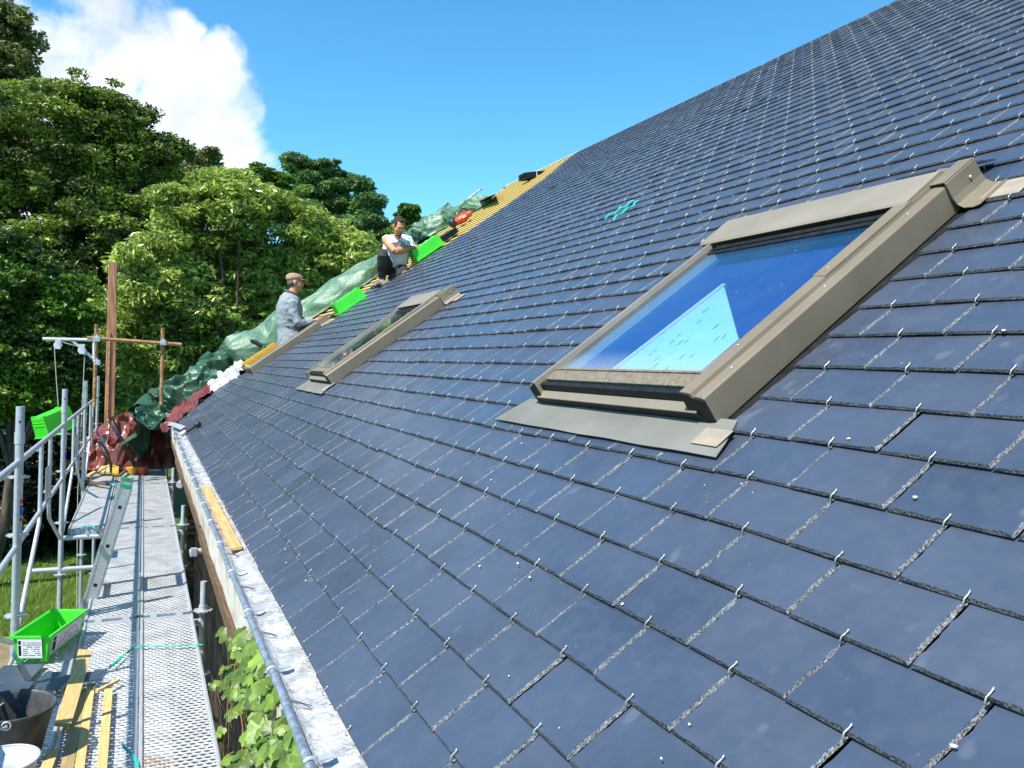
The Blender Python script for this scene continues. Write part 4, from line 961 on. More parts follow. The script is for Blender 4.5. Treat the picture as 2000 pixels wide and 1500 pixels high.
# white pole sticking up over the ridge, dark bag
b = MB(); b.tube([gx(900, 400, -9.6), gx(941, 368, -9.6)], .018, 8); obj('white_batten', b, M_WHITE, None, 'white strip sticking up against the sky over the upper tarp', 'batten')
b = MB(); G = sheet([gr(938, 398, .02), gr(968, 380, .02), gr(968, 380, .14), gr(936, 390, .16)], 71, .06, 24, 14, nrm=EX*.5+SN*.5, fold=4); b.grid(G); obj('dark_bag', b, M_DARK, None, 'dark crumpled bag at the top end of the upper tarp', 'bag')
# turquoise strap pieces on the slates
for A, B, wd, lab in (((1182, 428), (1240, 392), .018, 'upper turquoise strap strip lying on the slates left of the near roof window'), ((1198, 430), (1250, 392), .016, 'lower turquoise strap strip lying on the slates left of the near roof window')):
    a, c = gr(*A, .03), gr(*B, .03); d = c-a; s_ = unit(np.cross(SN, d)); b = MB(); P = []
    for i in range(12): t = i/11; m_ = a+d*t+s_*.010*math.sin(t*7)+SN*(.012*math.sin(t*9)**2); P.append([m_-s_*wd*.5, m_+s_*wd*.5+SN*.004])
    b.grid(P); b.grid([[p-SN*.0012 for p in r] for r in P][::-1]); obj('turquoise_strap', b, M_TURQ, None, lab, 'strap', 'turquoise packing straps')
# slater's tool at the eave
tl = empty('slate_hammer', gr(365, 835, .0), 'dark slater tool with a grey blade lying at the far end of the eave', 'tool')
X_ = -6.3
b = MB(); b.tube([gr(384, 830, .04), gr(364, 843, .04)], .017, 8); b.ell(gr(386, 829, .045), [EX*.035, SU*.035, SN*.035], 12, 8); obj('handle', b, M_DARK, tl)
b = MB(); b.tube([gr(363, 843, .04), gr(353, 850, .04)], .026, 8); obj('head', b, M_GALV, tl)
P = [gr(358, 836, .05), gr(350, 833, .05), gr(340, 829, .05), gr(320, 826, .05)]; b = MB(); b.grid([[p-SU*.03, p+SU*.03] for p in P]); b.grid([[p+SU*.03-SN*.004, p-SU*.03-SN*.004] for p in P]); obj('blade', b, M_GALV, tl)
# plank lying in the gutter
P0, P1 = np.array([-1.80, -.060, -.030]), np.array([-.02, -.058, -.028]); b = MB(); b.box(P0, P1-P0, (0, .046, .003), (0, -.0005, .011)); obj('gutter_plank', b, mat('orange_plank', (.55, .28, .09), .7, .3, scale=6, col2=(.66, .44, .20), stretch=(1, 12, 12)), None, 'long orange-yellow plank lying in the zinc gutter beside the deck', 'plank')
for k in range(6): 
    pass

# ================================================================ THINGS ON THE DECK
def board(P0, P1, wd, t, label, mt=M_WOOD, up=EZ, group='yellow wooden battens on the near deck', nm='batten', twist=0):
    P0, P1 = np.asarray(P0, float), np.asarray(P1, float); d = unit(P1-P0); s_ = unit(np.cross(up, d)); s_ = s_*math.cos(twist)+np.cross(d, s_)*math.sin(twist); n = np.cross(d, s_); b = MB()
    b.box(P0-s_*wd/2, P1-P0, s_*wd, n*t); return obj(nm, b, mt, None, label, 'wooden batten', group, bevel=.0015)
zt = ZD+.004
board(gz(150, 1545, zt), gz(178, 1343, zt), .036, .02, 'long yellow batten lying left in the parallel pair beside the bucket')
board(gz(196, 1545, zt), gz(212, 1352, zt), .038, .02, 'long yellow batten lying right in the parallel pair beside the deck edge')
board(gz(121, 1420, ZD+.03), gz(166, 1275, ZD+.10), .068, .018, 'wide yellow board propped up on the slates, crossing above the battens', twist=.25)
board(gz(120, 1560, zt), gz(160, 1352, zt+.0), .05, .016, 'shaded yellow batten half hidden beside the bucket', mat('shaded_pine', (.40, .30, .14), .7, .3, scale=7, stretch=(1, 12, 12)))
board(gz(189, 1352, ZD+.022), gz(232, 1330, ZD+.022), .018, .012, 'short thin offcut of batten at the top end of the parallel pair')
board(gz(85, 1520, ZD+.01), gz(105, 1470, ZD+.01), .045, .018, 'pale board end in the bottom left corner by the lid')
R = random.Random(9)
for k, (q, a, lab, sx, sy) in enumerate((((30, 1318), .5, 'broad dark slate lying under the front of the deck crate', .26, .20), ((62, 1352), .8, 'long dark slate lying slanted behind the bucket rim', .24, .10), ((88, 1330), .62, 'narrow dark slate between the bucket and the wide board', .22, .08),
        ((112, 1335), .7, 'narrow dark slate half under the wide yellow board', .20, .07), ((25, 1350), .3, 'dark slate piece in the shade left of the slanted ones', .2, .14), ((178, 1322), .15, 'small dark slate right of the wide yellow board', .12, .11))):
    p = gz(*q, ZD+.010+.009*k); c_, s_ = math.cos(a), math.sin(a); ex_, ey_ = np.array([-c_, s_*.4, 0]), np.array([s_*.4, c_, 0]); ex_, ey_ = unit(ex_), unit(ey_)
    b = MB(); b.box(p-ex_*sx/2-ey_*sy/2, ex_*sx, ey_*sy, EZ*.0065); obj('loose_slate', b, M_DKSL2 if k in (0, 1, 3) else M_DKSL, None, lab, 'slate', 'loose slates on the near deck', bevel=.001) if 0 else obj('loose_slate', b, M_SLATE, None, lab, 'slate', 'loose slates on the near deck', bevel=.001)
# black bucket with a wire handle
def bucket(c, r1, r0, h, tilt, label):
    root = empty('bucket', c, label, 'bucket'); b = MB(); n = 40
    ax = unit(np.array([math.sin(tilt)*.5, math.sin(tilt), math.cos(tilt)])); e1 = unit(np.cross(ax, EX)); e2 = np.cross(ax, e1)
    pr = [(0, .002), (r0, 0), (r0+(r1-r0)*.5, h*.5), (r1, h-.012), (r1+.006, h-.012), (r1+.007, h), (r1-.001, h), (r1-.003, h-.014), (r0+(r1-r0)*.5-.003, h*.5), (r0-.003, .006), (0, .006)]
    P = [[c+ax*z+(e1*math.cos(a)+e2*math.sin(a))*r for r, z in pr] for a in np.linspace(0, 2*math.pi, n+1)]
    b.grid(P); obj('tub', b, M_RUBBER, root)
    pts = []
    for a in np.linspace(0, math.pi, 15):
        sw = .9; v = e2*math.cos(a)*(r1+.010)+(-e1*.0)+ (e1*math.cos(sw)*-1*math.sin(a)+ax*-math.sin(.35)*math.sin(a))*(r1*.95); pts.append(c+ax*(h-.02)+v)
    b = MB(); b.tube(pts, .0035, 6); hd = obj('wire_handle', b, M_GALV, root)
    for sg in (1, -1):
        q = c+ax*(h-.02)+e2*sg*(r1+.006); b = MB(); b.tube([q+(e1*math.cos(t)+ax*math.sin(t))*.016 for t in np.linspace(0, 2*math.pi, 13)], .004, 6); b.tube([q-e2*sg*.004, q+e2*sg*.008], .006, 8); obj('handle_eye', b, M_GALV, root)
    return root
M_RUBBER = mat('worn_black_rubber', (.075, .078, .075), .55, .4, scale=12, col2=(.030, .031, .030), bump=.25, bscale=60)
bucket(np.array([-.36, -.875, ZD+.003]), .155, .110, .235, .04, 'black rubber bucket with a wire handle on the near deck')
lid = np.array([.02, -.80, -.68]); lr = empty('pail', np.array([.03, -.83, ZD]), 'pale grey zinc pail cut by the bottom left corner', 'pail')
b = MB(); P = [[np.array([.055, -.845, ZD+.002])+EZ*z+(EX*math.cos(a)+EY*math.sin(a))*r for r, z in ((0, .0), (.085, 0), (.115, .18), (.119, .18), (.119, .186), (.112, .186), (.10, .165), (0, .160))] for a in np.linspace(0, 2*math.pi, 41)]
b.grid(P); obj('tub', b, mat('pale_zinc', (.60, .63, .60), .5, .5, metal=.2, scale=22, col2=(.40, .43, .42), bump=.3), lr)
b = MB(); b.tube([np.array([.055+.121*math.cos(a), -.845+.121*math.sin(a), ZD+.19+.0*a]) for a in np.linspace(0, 2*math.pi, 31)], .004, 6); obj('rim', b, M_GALV, lr)
# turquoise straps on the deck
def strap(Q, z, wd, lab, lift=.0, sub=8):
    pts = [gz(*q, z) for q in Q]; b = MB(); P = []
    n = len(pts); 
    for i in range((n-1)*sub+1):
        k = min(i//sub, n-2); t = i/sub-k; p0, p1, p2, p3 = pts[max(k-1, 0)], pts[k], pts[k+1], pts[min(k+2, n-1)]
        p = .5*((2*p1)+(-p0+p2)*t+(2*p0-5*p1+4*p2-p3)*t*t+(-p0+3*p1-3*p2+p3)*t**3); P.append(p)
    rows = []
    for i, p in enumerate(P):
        d = unit(P[min(i+1, len(P)-1)]-P[max(i-1, 0)]); s_ = np.cross(EZ, d); rows.append([p-s_*wd/2+EZ*(.004+lift*math.sin(i*.7)**2), p+s_*wd/2+EZ*(.007+lift*math.sin(i*.9+1)**2)])
    b.grid(rows); b.grid([[q-EZ*.001 for q in r] for r in rows][::-1]); return obj('turquoise_strap', b, M_TURQ, None, lab, 'strap', 'turquoise packing straps')
strap([(212, 1308), (228, 1296), (246, 1278), (262, 1268), (285, 1264), (330, 1264), (370, 1262), (397, 1261)], ZD+.004, .010, 'long turquoise strap lying across both near deck planks', .004)
strap([(214, 1305), (235, 1287), (258, 1272), (280, 1262)], ZD+.012, .008, 'shorter turquoise strap curling beside the long one', .006)
strap([(237, 1455), (248, 1468), (262, 1482), (268, 1500), (268, 1512)], ZD+.006, .012, 'turquoise strap at the middle gap in the bottom foreground', .002)
strap([(150, 1352), (158, 1344), (164, 1340)], ZD+.03, .014, 'small turquoise strap scrap by the wide yellow board', .0)
strap([(158, 1032), (175, 1028), (190, 1036)], ZD+.02, .02, 'pale turquoise strap on the transom at the edge of the outer far plank', .01)
strap([(212, 945), (232, 950), (250, 938), (262, 936)], ZD+.02, .02, 'turquoise strap near the ladder top on the far deck', .02)
# offcuts at the far end
far = [((196, 925), (178, 912), .07, M_WOOD, 'leftmost thin wood offcut at the far end of the deck'), ((206, 922), (207, 905), .10, M_WOOD, 'upright cream wood offcut left of the orange one at the far deck end'), ((222, 925), (224, 908), .10, M_ORW, 'orange-yellow wood offcut standing in the far offcut pile'),
       ((190, 930), (214, 926), .06, M_WOOD, 'flat pale wood offcut at the far deck end'), ((228, 930), (250, 914), .03, M_WOODD, 'brown stick leaning in the far offcut pile')] if 0 else None
M_ORW = mat('orange_wood', (.75, .42, .05), .6, .3, scale=6, stretch=(1, 9, 9))
for (A, B, wd, m_, lab, zz) in (((172, 932), (186, 924), .06, M_WOOD, 'thin pale wood offcut leftmost at the far end of the deck', .02), ((196, 926), (208, 908), .09, M_WOOD, 'cream wood offcut leaning left of the orange one at the far deck end', .10), ((211, 926), (214, 910), .06, M_WOOD, 'narrow cream wood offcut next to the orange one at the far deck end', .10),
        ((224, 928), (226, 910), .09, M_ORW, 'orange-yellow wood offcut standing in the far offcut pile', .10), ((232, 932), (252, 916), .035, M_WOODD, 'brown stick leaning in the far offcut pile', .05), ((166, 943), (212, 949), .05, M_WOODD, 'thin brown slat lying across the far outer deck plank', .01)):
    board(gz(*A, ZD+.02), gz(*B, ZD+.03+zz*.3), wd, .03, lab, m_, group='wood offcuts at the far end of the deck', nm='wood_offcut')
rt = empty('orange_pot', gz(262, 925, ZD), 'small orange and yellow plastic tub at the far end of the deck', 'tub'); c = gz(258, 925, ZD)
b = MB(); b.tube([c, c+EZ*.09], [.07, .09], 14); obj('yellow_side', b, M_ORW, rt); b = MB(); b.tube([c+EY*.14, c+EY*.14+EZ*.10], [.07, .08], 14); obj('orange_side', b, M_ORANGE, rt)
b = MB(); b.box(gz(274, 921, ZD+.01), (-.05, 0, 0), (0, .28, 0), (0, 0, .025)); obj('grey_bar', b, M_GALV, None, 'grey flat bar lying at the far end of the inner deck', 'bar')
# scaffold tube end with a rag near the wall
bl = empty('tube_tie', np.array([-5.9, .0, -.6]), 'short open scaffold tube with a brown rag beside the far gutter', 'tube'); p = gy(350, 948, .02)
b = MB(); b.tube([p, p+np.array([-.35, .16, .15])], .040, 16, mi=0, hollow=1); obj('tube', b, [M_GALV, M_BLACK], bl)
b = MB(); q = p+np.array([-.30, .14, .14]); b.grid(sheet([q+EY*-.03+EZ*.10, q+EY*.14+EZ*.08, q+EY*.15-EZ*.02, q-EY*.02], 83, .05, 20, 16, nrm=EX, fold=8)); obj('rag', b, mat('brown_rag', (.42, .27, .15), .9), bl)

# ================================================================ VINE BELOW THE GUTTER
def vine():
    root = empty('grape_vine', (.6, .1, ZG), 'grape vine with large lobed leaves climbing between the deck and the gutter', 'vine')
    g = random.Random(12); M_V = leafmat('vine_leaves', (.21, .32, .045), (.085, .15, .025), .34, .45, sc=14)
    spots = []
    for k in range(150):
        px = g.uniform(405, 600); py = g.uniform(1235, 1560)
        lo = 478+(py-1240)*.43; 
        if px > lo+20: continue
        spots.append((px, py, g.uniform(-.32, -.95) if k % 3 else g.uniform(-.20, -.5)))
    spots += [(470+g.uniform(-14, 14), 1262+g.uniform(-15, 25), -.28) for _ in range(9)]+[(500, 1280, -.22), (492, 1268, -.2), (508, 1300, -.22)]
    lb = MB(); sb = MB()
    for k, (px, py, z) in enumerate(spots):
        c = gz(px, py, z)
        if c[1] > -.05: c = gy(px, py, -.05-g.uniform(0, .015))
        if c[1] < -.06 and c[2] > ZD-.1: c[1] = -.06
        r = g.uniform(.022, .052); nn = unit(np.array([g.uniform(-.2, .8), g.uniform(-.8, -.1), g.uniform(.2, 1.)])); t1 = unit(np.cross(nn, [g.uniform(-1, 1), g.uniform(-1, 1), -.6])); t2 = np.cross(nn, t1)
        P = [c]; m = 30; curl = g.uniform(.1, .6)
        for i in range(m):
            a = 2*math.pi*i/m; lob = .70+.20*abs(math.cos(2.5*a))+.09*(i % 2)-(.45 if abs(a-math.pi) < .22 else 0); rr = r*lob
            P.append(c+t1*rr*math.cos(a)+t2*rr*math.sin(a)*1.05-nn*curl*rr*rr/r+nn*g.uniform(-.003, .003))
        lb.add(P, [(0, 1+i, 1+(i+1) % m) for i in range(m)], 0, True)
        q = c+np.array([g.uniform(-.05, .05), g.uniform(.0, .06), -g.uniform(.05, .16)]); sb.tube([c, (c+q)/2+nn*.01, q], .0016, 4)
    obj('foliage', lb, M_V, root)
    for k in range(9):
        x = g.uniform(-.9, 1.6); P = [np.array([x, .16, ZG])]
        for j in range(1, 9): P.append(np.array([x+g.uniform(-.12, .12)+.1*math.sin(j+k), .10+g.uniform(-.10, .03), ZG+(3.5+.15*(k % 3))*j/8]))
        sb.tube(P, [.012-.0010*i for i in range(9)], 6)
    obj('stem', sb, mat('vine_stem', (.30, .17, .09), .9, scale=20), root)
vine()
# lower bushes under the deck, seen through the gap
# ================================================================ PEOPLE
def loft(mb, pts, radii, n=14, ref=EX):
    """tapered limb: radii entries r or (ra, rb) with ra along ref"""
    pts = [np.asarray(p, float) for p in pts]; rings = []
    for i, p in enumerate(pts):
        t = unit(pts[min(i+1, len(pts)-1)]-pts[max(i-1, 0)]); a = ref-t*(ref@t)
        if np.linalg.norm(a) < .2: a = EY-t*(EY@t)
        a = unit(a); b_ = np.cross(t, a); r = radii[i]; ra, rb = r if isinstance(r, tuple) else (r, r)
        rings.append([p+a*ra*math.cos(2*math.pi*k/n)+b_*rb*math.sin(2*math.pi*k/n) for k in range(n)])
    m = len(pts); vs = [q for g in rings for q in g]+[pts[0]-unit(pts[1]-pts[0])*min(np.ravel(radii[0]))*.5, pts[-1]+unit(pts[-1]-pts[-2])*min(np.ravel(radii[-1]))*.5]
    fs = [(i*n+k, i*n+(k+1)%n, (i+1)*n+(k+1)%n, (i+1)*n+k) for i in range(m-1) for k in range(n)]
    fs += [(m*n, (k+1)%n, k) for k in range(n)]+[(m*n+1, (m-1)*n+k, (m-1)*n+(k+1)%n) for k in range(n)]
    mb.add(vs, fs, 0, True)
def body(name, mb, m, root, vox=.010, sm=6, label=None):
    o = obj(name, mb, m, root, label=label); r = o.modifiers.new('union', 'REMESH'); r.mode = 'VOXEL'; r.voxel_size = vox; r.use_smooth_shade = True
    if sm: s = o.modifiers.new('smooth', 'SMOOTH'); s.iterations = sm; s.factor = .5
    return o
def wrinkle(o, strength=.02, size=.09):
    t = bpy.data.textures.new('cloth_folds', 'MUSGRAVE') if False else bpy.data.textures.new('cloth_folds', 'CLOUDS'); t.noise_scale = size; t.noise_depth = 2; t.noise_type = 'HARD_NOISE'
    d = o.modifiers.new('folds', 'DISPLACE'); d.texture = t; d.strength = strength; d.mid_level = .45
def hand(mb, w0, d, palm_n, curl=.9, s=1.):
    """hand at wrist w0 pointing along d, palm facing palm_n; five bent fingers"""
    d = unit(d); n = unit(palm_n-d*(palm_n@d)); side = np.cross(d, n)
    loft(mb, [w0, w0+d*.035*s, w0+d*.075*s, w0+d*.092*s], [(.022*s, .017*s), (.034*s, .017*s), (.040*s, .015*s), (.036*s, .012*s)], 10, ref=side)
    for k, (o, l) in enumerate(((-.030, .062), (-.010, .074), (.010, .070), (.029, .056))):
        p = w0+d*.085*s+side*o*s; a = d; pts = [p]
        for j, f in enumerate((.42, .33, .25)):
            ang = curl*(.35+.3*j+.06*k); a = unit(d*math.cos(ang)+n*math.sin(ang)+side*o*1.2); pts.append(pts[-1]+a*l*f*s)
        loft(mb, pts, [.0092*s, .0088*s, .0080*s, .0066*s], 8, ref=side)
    p = w0+d*.03*s-side*.026*s; loft(mb, [p, p+unit(d-side*.8+n*.4)*.032*s, p+unit(d-side*.8+n*.4)*.032*s+unit(d*.9+n*.6)*.028*s], [.0125*s, .0105*s, .008*s], 8, ref=side)
def head(mb, c, up, fwd, s=1.):
    up = unit(up); fwd = unit(fwd-up*(fwd@up)); lt = np.cross(up, fwd)
    mb.ell(c+up*.025*s-fwd*.012*s, [lt*.076*s, fwd*.095*s, up*.090*s], 24, 16)
    loft(mb, [c+up*.02*s+fwd*.02*s, c-up*.045*s+fwd*.025*s, c-up*.085*s+fwd*.038*s, c-up*.108*s+fwd*.045*s], [(.070*s, .078*s), (.064*s, .070*s), (.050*s, .055*s), (.028*s, .030*s)], 16, ref=lt)
    mb.ell(c+up*.018*s+fwd*.080*s, [lt*.045*s, fwd*.016*s, up*.012*s], 12, 8)     # brow
    loft(mb, [c+up*.012*s+fwd*.082*s, c-up*.012*s+fwd*.098*s, c-up*.030*s+fwd*.104*s], [.009*s, .012*s, .015*s], 8, ref=lt)   # nose
    mb.ell(c-up*.060*s+fwd*.082*s, [lt*.026*s, fwd*.012*s, up*.010*s], 10, 6); mb.ell(c-up*.095*s+fwd*.072*s, [lt*.022*s, fwd*.018*s, up*.016*s], 10, 6)
    for sg in (1, -1): mb.ell(c-up*.008*s+lt*sg*.079*s-fwd*.010*s, [lt*.010*s, fwd*.020*s, up*.032*s], 10, 8); mb.ell(c-up*.03*s+lt*sg*.045*s+fwd*.055*s, [lt*.022*s, fwd*.022*s, up*.02*s], 10, 6)
    return up, fwd, lt
def face(root, par, c, up, fwd, lt, s=1., beard=None):
    for sg in (1, -1):
        b = MB(); b.ell(c+up*.002*s+lt*sg*.031*s+fwd*.083*s, [lt*.012*s, fwd*.006*s, up*.005*s], 10, 6); ey = obj('eye', b, M_HAIR, par)
        b = MB(); b.ell(c+up*.002*s+lt*sg*.031*s+fwd*.0885*s, [lt*.005*s, fwd*.003*s, up*.0048*s], 8, 6); obj('iris', b, M_DARK, ey) if 0 else None
        b = MB(); b.ell(c+up*.0225*s+lt*sg*.032*s+fwd*.092*s, [lt*.020*s, fwd*.006*s, up*.0055*s], 10, 6); obj('eyebrow', b, M_HAIR, par)
    b = MB(); b.ell(c-up*.060*s+fwd*.094*s, [lt*.022*s, fwd*.004*s, up*.004*s], 10, 6); obj('lips', b, mat('lips', (.33, .12, .09), .5), par)
M_HAIR = mat('dark_hair', (.028, .019, .014), .6, .5, scale=60, bump=1, bscale=180)
M_TEE = mat('white_cotton', (.80, .80, .82), .85, .2, var=.02, bump=.15, bscale=30)
M_TROU = mat('charcoal_work_cloth', (.055, .052, .045), .9, .2, scale=6, col2=(.035, .033, .030), bump=.5, bscale=22)
M_TROUK = mat('dusty_knee_patch', (.20, .14, .09), .9, .2, scale=12, col2=(.10, .07, .05))
M_SHOE = mat('dusty_shoe', (.33, .27, .21), .8, .2, scale=26, col2=(.10, .085, .07))
M_DENIM = mat('grey_blue_overall', (.29, .32, .335), .9, .2, scale=3, col2=(.25, .28, .295), bump=.4, bscale=24)
M_CAP = mat('brown_plaid_cap', (.44, .27, .19), .85, .2, scale=34, col2=(.30, .19, .14))

# ---- worker crouching in a white T-shirt
X0 = -6.95
G_ = lambda px, py, dx=0.: gx(px, py, X0+dx)
w2 = empty('person', RP(-6.95, 3.2, 0), 'person crouching in a white T-shirt and dark trousers, hands at the green crate', 'person', 'workers on the roof')
hc = G_(779, 443, .26); fw = unit(np.array([.86, .16, -.50])); upv = unit(np.array([.45, .12, 1.]))
nk = G_(775, 464, .05); pel = G_(768, 526, -.10); ch = G_(775, 490, 0)
b = MB(); up_, f_, l_ = head(b, hc, upv, fw, .98)
loft(b, [nk-EZ*.02, (nk+hc)/2-EZ*.01, hc-up_*.05], [.056, .050, .052])
sR, sL = G_(753, 467, .03), G_(800, 469, -.06)      # his right (picture left) and left shoulder
eR, wR = G_(772, 491, .24), G_(806, 484, .10); eL, wL = G_(812, 500, .05), G_(806, 490, .12)
loft(b, [sR, (sR+eR)/2+np.array([0, -.01, .0]), eR], [.056, .050, .044]); loft(b, [eR, eR*.6+wR*.4, wR], [.046, .048, .030])
loft(b, [sL, eL], [.050, .038]); loft(b, [eL, wL], [.038, .026])
loft(b, [nk-EZ*.02, ch, pel], [(.08, .10), (.10, .15), (.10, .14)])
skin = body('body', b, M_SKIN, w2, .008, 4)
hb = MB(); hand(hb, wR, unit(G_(818, 479, .08)-wR), -EZ+EY*.1, 1.0, .95); hand(hb, wL, unit(G_(818, 487, .12)-wL), EZ*.2-EX*.9, 1.1, .95); obj('hand', hb, M_SKIN, w2) if 0 else None
h1 = MB(); hand(h1, wR-unit(G_(818, 479, .08)-wR)*.01, unit(G_(818, 479, .08)-wR), -EZ+EY*.1, 1.0, .95); obj('hand', h1, M_SKIN, w2)
h1 = MB(); hand(h1, wL, unit(G_(820, 488, .10)-wL), -EZ*.6-EX*.2, 1.2, .95); obj('hand', h1, M_SKIN, w2)
face(w2, skin, hc, up_, f_, l_, .98)
b = MB(); b.ell(hc+up_*.052-f_*.034, [l_*.080, f_*.090, up_*.070], 24, 14); b.ell(hc+up_*.035-f_*.032, [l_*.082, f_*.070, up_*.055], 24, 14); b.ell(hc+up_*.0-f_*.06, [l_*.082, f_*.05, up_*.06], 14, 8); b.ell(hc+up_*.092+f_*.040, [l_*.052, f_*.034, up_*.020], 14, 8)
for sg in (1, -1): b.ell(hc+up_*.035+l_*sg*.066+f_*.022, [l_*.014, f_*.026, up_*.045], 10, 6)
for k in range(40):
    g_ = random.Random(k); a, c_ = g_.uniform(0, 6.28), g_.uniform(.1, 1.2); d = l_*math.cos(a)*math.sin(c_)+f_*math.sin(a)*math.sin(c_)+up_*math.cos(c_); b.ell(hc+up_*.052-f_*.034+d*.077, [l_*.012, f_*.012, up_*.012], 6, 5)
body('hair', b, M_HAIR, w2, .007, 2)
b = MB(); b.ell(hc-up_*.088+f_*.055, [l_*.040, f_*.040, up_*.030], 14, 8); b.ell(hc-up_*.050+f_*.092, [l_*.027, f_*.007, up_*.005], 10, 6); body('beard', b, mat('stubble', (.12, .065, .045), .8), skin, .007, 2)
# T-shirt
b = MB()
loft(b, [nk+EZ*.012, nk-EZ*.04, ch+np.array([0, 0, .03]), ch*.5+pel*.5, pel+EZ*.05], [(.075, .085), (.11, .18), (.135, .20), (.135, .185), (.135, .175)], 20)
loft(b, [nk-EZ*.03, sR+np.array([0, .02, .0]), sR*.45+eR*.55], [(.07, .08), (.072, .072), (.068, .068)]); loft(b, [nk-EZ*.03, sL+np.array([0, -.02, 0]), sL*.4+eL*.6], [(.07, .08), (.070, .070), (.064, .064)])
tee = body('t_shirt', b, M_TEE, w2, .010, 5); wrinkle(tee, .022, .08)
cu = bpy.data.curves.new('shirt_lettering', 'FONT'); cu.body = 'VOUD'; cu.size = .105; cu.extrude = .002; cu.align_x = 'CENTER'
tx = bpy.data.objects.new('shirt_lettering', cu); SC.collection.objects.link(tx); dg = bpy.context.evaluated_depsgraph_get(); me = bpy.data.meshes.new_from_object(tx.evaluated_get(dg)); bpy.data.objects.remove(tx)
to = bpy.data.objects.new('shirt_lettering', me); SC.collection.objects.link(to); to.parent = tee; me.materials.clear(); me.materials.append(mat('navy_print', (.03, .045, .08), .8))
tp_ = G_(788, 481, .20); Zx = unit(np.array([.92, -.10, .2])); Yx = unit(EZ-Zx*(EZ@Zx)); Xx = np.cross(Yx, Zx)
Mx = Matrix(((Xx[0], Yx[0], Zx[0]), (Xx[1], Yx[1], Zx[1]), (Xx[2], Yx[2], Zx[2]))); to.rotation_euler = Mx.to_euler(); to.location = Vector(tp_)-wloc(tee)
# trousers
hR, hL = pel+np.array([.02, -.09, .0]), pel+np.array([.02, .08, 0.])
kR, aR = G_(747, 496, .27), G_(747, 545, .08); kL, aL = G_(792, 532, .28), G_(764, 543, .06)
b = MB(); loft(b, [pel+EZ*.09, pel, pel-EZ*.06], [(.118, .158), (.13, .17), (.10, .14)], 18)
loft(b, [hR, hR*.5+kR*.5+EZ*.0, kR+EZ*.01, kR-EZ*.03], [.098, .088, .070, .062]); loft(b, [kR+EZ*.005, kR*.55+aR*.45+np.array([-.03, .0, 0]), aR+EZ*.02], [.072, .070, .056])
loft(b, [hL, hL*.45+kL*.55, kL], [.096, .086, .068]); loft(b, [kL, kL*.5+aL*.5, aL], [.070, .068, .056])
tr = body('trousers', b, M_TROU, w2, .010, 3); wrinkle(tr, .026, .07)
b = MB(); b.ell(kL-EZ*.02+EX*.03, [EX*.045, EY*.062, EZ*.05], 14, 8); body('knee_patch', b, M_TROUK, tr, .008, 2)
for a, t in ((aR, G_(727, 560, .20)), (aL, G_(748, 556, .25))):
    b = MB(); d = unit(t-a); q = a-EZ*.015
    loft(b, [q+EZ*.04, q-EZ*.015, q-EZ*.03+d*.06, q*.3+t*.7, t], [(.046, .046), (.050, .050), (.050, .046), (.048, .036), (.036, .026)], 14); sh = body('shoe', b, M_SHOE, w2, .008, 2)
    b = MB(); loft(b, [q-EZ*.055-d*.03, q*.5+t*.5-EZ*.045, t-EZ*.022], [(.046, .012), (.048, .012), (.036, .010)], 12); obj('sole', b, M_DARK, sh)

# ---- worker in grey overalls and a cap, standing in the open frame
X0 = -7.22
w1 = empty('person', np.array([-7.25, 1.3, .2]), 'person in a grey overall and brown cap, standing inside the far open window frame', 'person', 'workers on the roof')
hc = G_(577, 552, 0); fw = unit(np.array([.10, 1, -.10])); b = MB(); up_, f_, l_ = head(b, hc, unit(np.array([0, .08, 1.])), fw, 1.0)
nk = G_(570, 574); ch = G_(567, 605); pel = G_(567, 655)
loft(b, [nk-EZ*.03, (nk+hc)/2-EZ*.02, hc-up_*.04-f_*.01], [.060, .054, .056])
sN, sF = G_(572, 592, .17), G_(568, 590, -.17); eN, wN = G_(583, 632, .22), G_(612, 627, .12); eF, wF = G_(590, 630, -.20), G_(618, 634, -.15)
loft(b, [eN, wN], [.036, .027]); loft(b, [eF, wF], [.036, .027]); loft(b, [nk, ch, pel], [(.10, .09), (.13, .10), (.12, .10)])
fN, fF = pel+np.array([.09, .0, 0]), pel+np.array([-.09, 0, 0]); 
for q in (fN, fF): t = q.copy(); t[2] = .28; loft(b, [q, (q+t)/2, t], [.08, .06, .04])
skin = body('body', b, M_SKIN, w1, .009, 4)
h1 = MB(); hand(h1, wN, unit(G_(626, 619, .10)-wN), -EZ, .8, 1.); obj('hand', h1, M_SKIN, w1)
h1 = MB(); hand(h1, wF, unit(G_(628, 630, -.10)-wF), -EZ, .9, 1.); obj('hand', h1, M_SKIN, w1)
face(w1, skin, hc, up_, f_, l_, 1.)
b = MB(); b.ell(hc-up_*.012-f_*.045, [l_*.079, f_*.062, up_*.062], 16, 10); body('hair', b, mat('greying_hair', (.10, .09, .08), .7), w1, .008, 2)
b = MB(); b.ell(hc+up_*.062-f_*.018, [l_*.090, f_*.112, up_*.062], 20, 12); b.ell(hc+up_*.045-f_*.05, [l_*.085, f_*.08, up_*.05], 16, 10); cp = body('cap', b, M_CAP, w1, .008, 3)
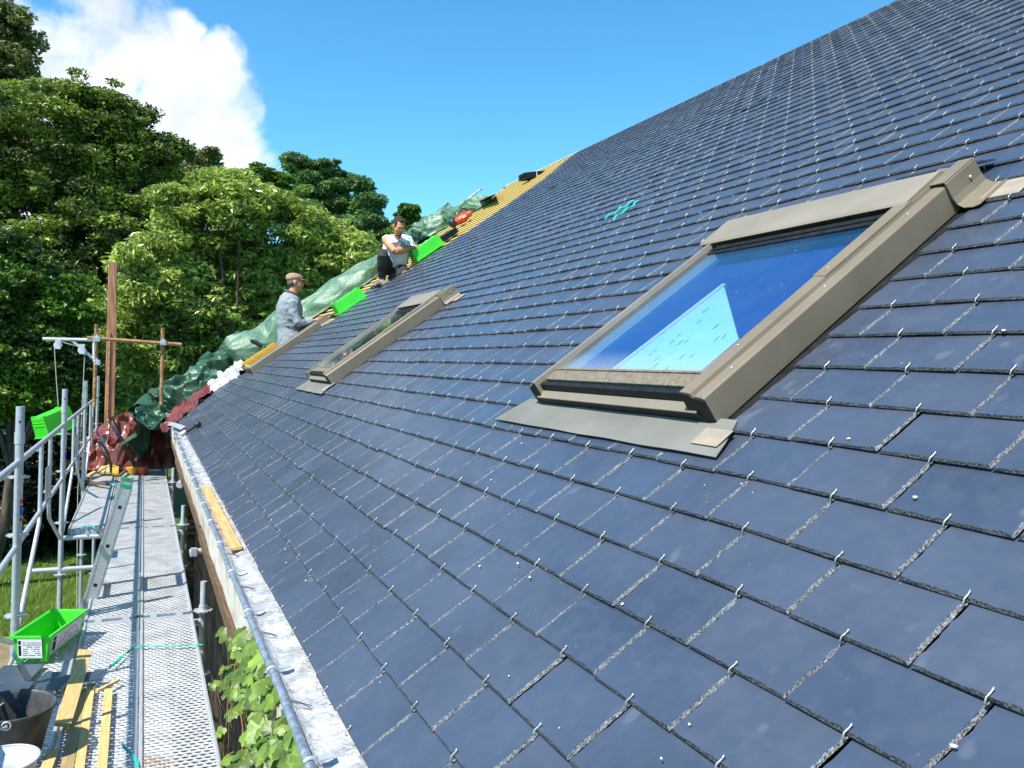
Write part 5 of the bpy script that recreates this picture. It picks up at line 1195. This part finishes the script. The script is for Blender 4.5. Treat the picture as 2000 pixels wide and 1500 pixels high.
b = MB(); loft(b, [hc+up_*.045+f_*.06, hc+up_*.048+f_*.12, hc+up_*.038+f_*.165], [(.075, .010), (.070, .007), (.045, .005)], 16, ref=l_); body('peak', b, M_CAP, cp, .006, 1)
b = MB()
loft(b, [nk+EZ*.0, nk-EZ*.05-EY*.02, ch-EY*.01, G_(565, 630), G_(566, 640), pel, G_(567, 690)], [(.085, .085), (.185, .135), (.205, .175), (.165, .165), (.160, .155), (.185, .165), (.17, .15)], 22)
for s_, e_, w_ in ((sN, eN, wN), (sF, eF, wF)):
    loft(b, [s_+EZ*.02, s_*.5+e_*.5+np.array([0, -.02, 0]), e_], [.080, .068, .060]); loft(b, [e_, e_*.5+w_*.5-EZ*.01, w_-unit(w_-e_)*.01], [.062, .056, .044])
for q in (fN, fF): t = q.copy(); t[2] = .34; loft(b, [q, (q+t)/2, t], [.105, .085, .075])
ov = body('overall', b, M_DENIM, w1, .011, 3); wrinkle(ov, .026, .12)
b = MB(); q = nk-EZ*.005; b.tube([q+(EX*math.cos(a)*.088+EY*math.sin(a)*.080)+EZ*(.012-.03*math.sin(a)) for a in np.linspace(0, 2*math.pi, 21)], .017, 8); obj('collar', b, mat('dark_collar', (.09, .105, .11), .9), ov)
b = MB(); q = G_(566, 637); b.tube([q+(EX*math.cos(a)*.172+EY*math.sin(a)*.134) for a in np.linspace(0, 2*math.pi, 29)], .009, 6); obj('waist_seam', b, M_DENIM, ov)
b = MB(); q = G_(578, 650, .165); b.box(q-EZ*.09, EY*.10, EZ*.11, EX*.012); obj('thigh_pocket', b, M_DENIM, ov, bevel=.004)
for nm in ('feet',):
    for q in (fN, fF): b = MB(); t = q.copy(); t[2] = .24; loft(b, [t+EZ*.08, t-EZ*.0, t+EY*.10-EZ*.03, t+EY*.18-EZ*.035], [.05, .05, .048, .035], 12); obj('boot', b, M_DARK, w1)
b = MB(); b.rbox(-7.95, -6.6, .7, 2.6, -1.0, -.96) if 0 else b.box((-8.0, .6, .15), (1.5, 0, 0), (0, 1.8, 0), (0, 0, .03)); obj('attic_floor', b, M_WOODD, house)
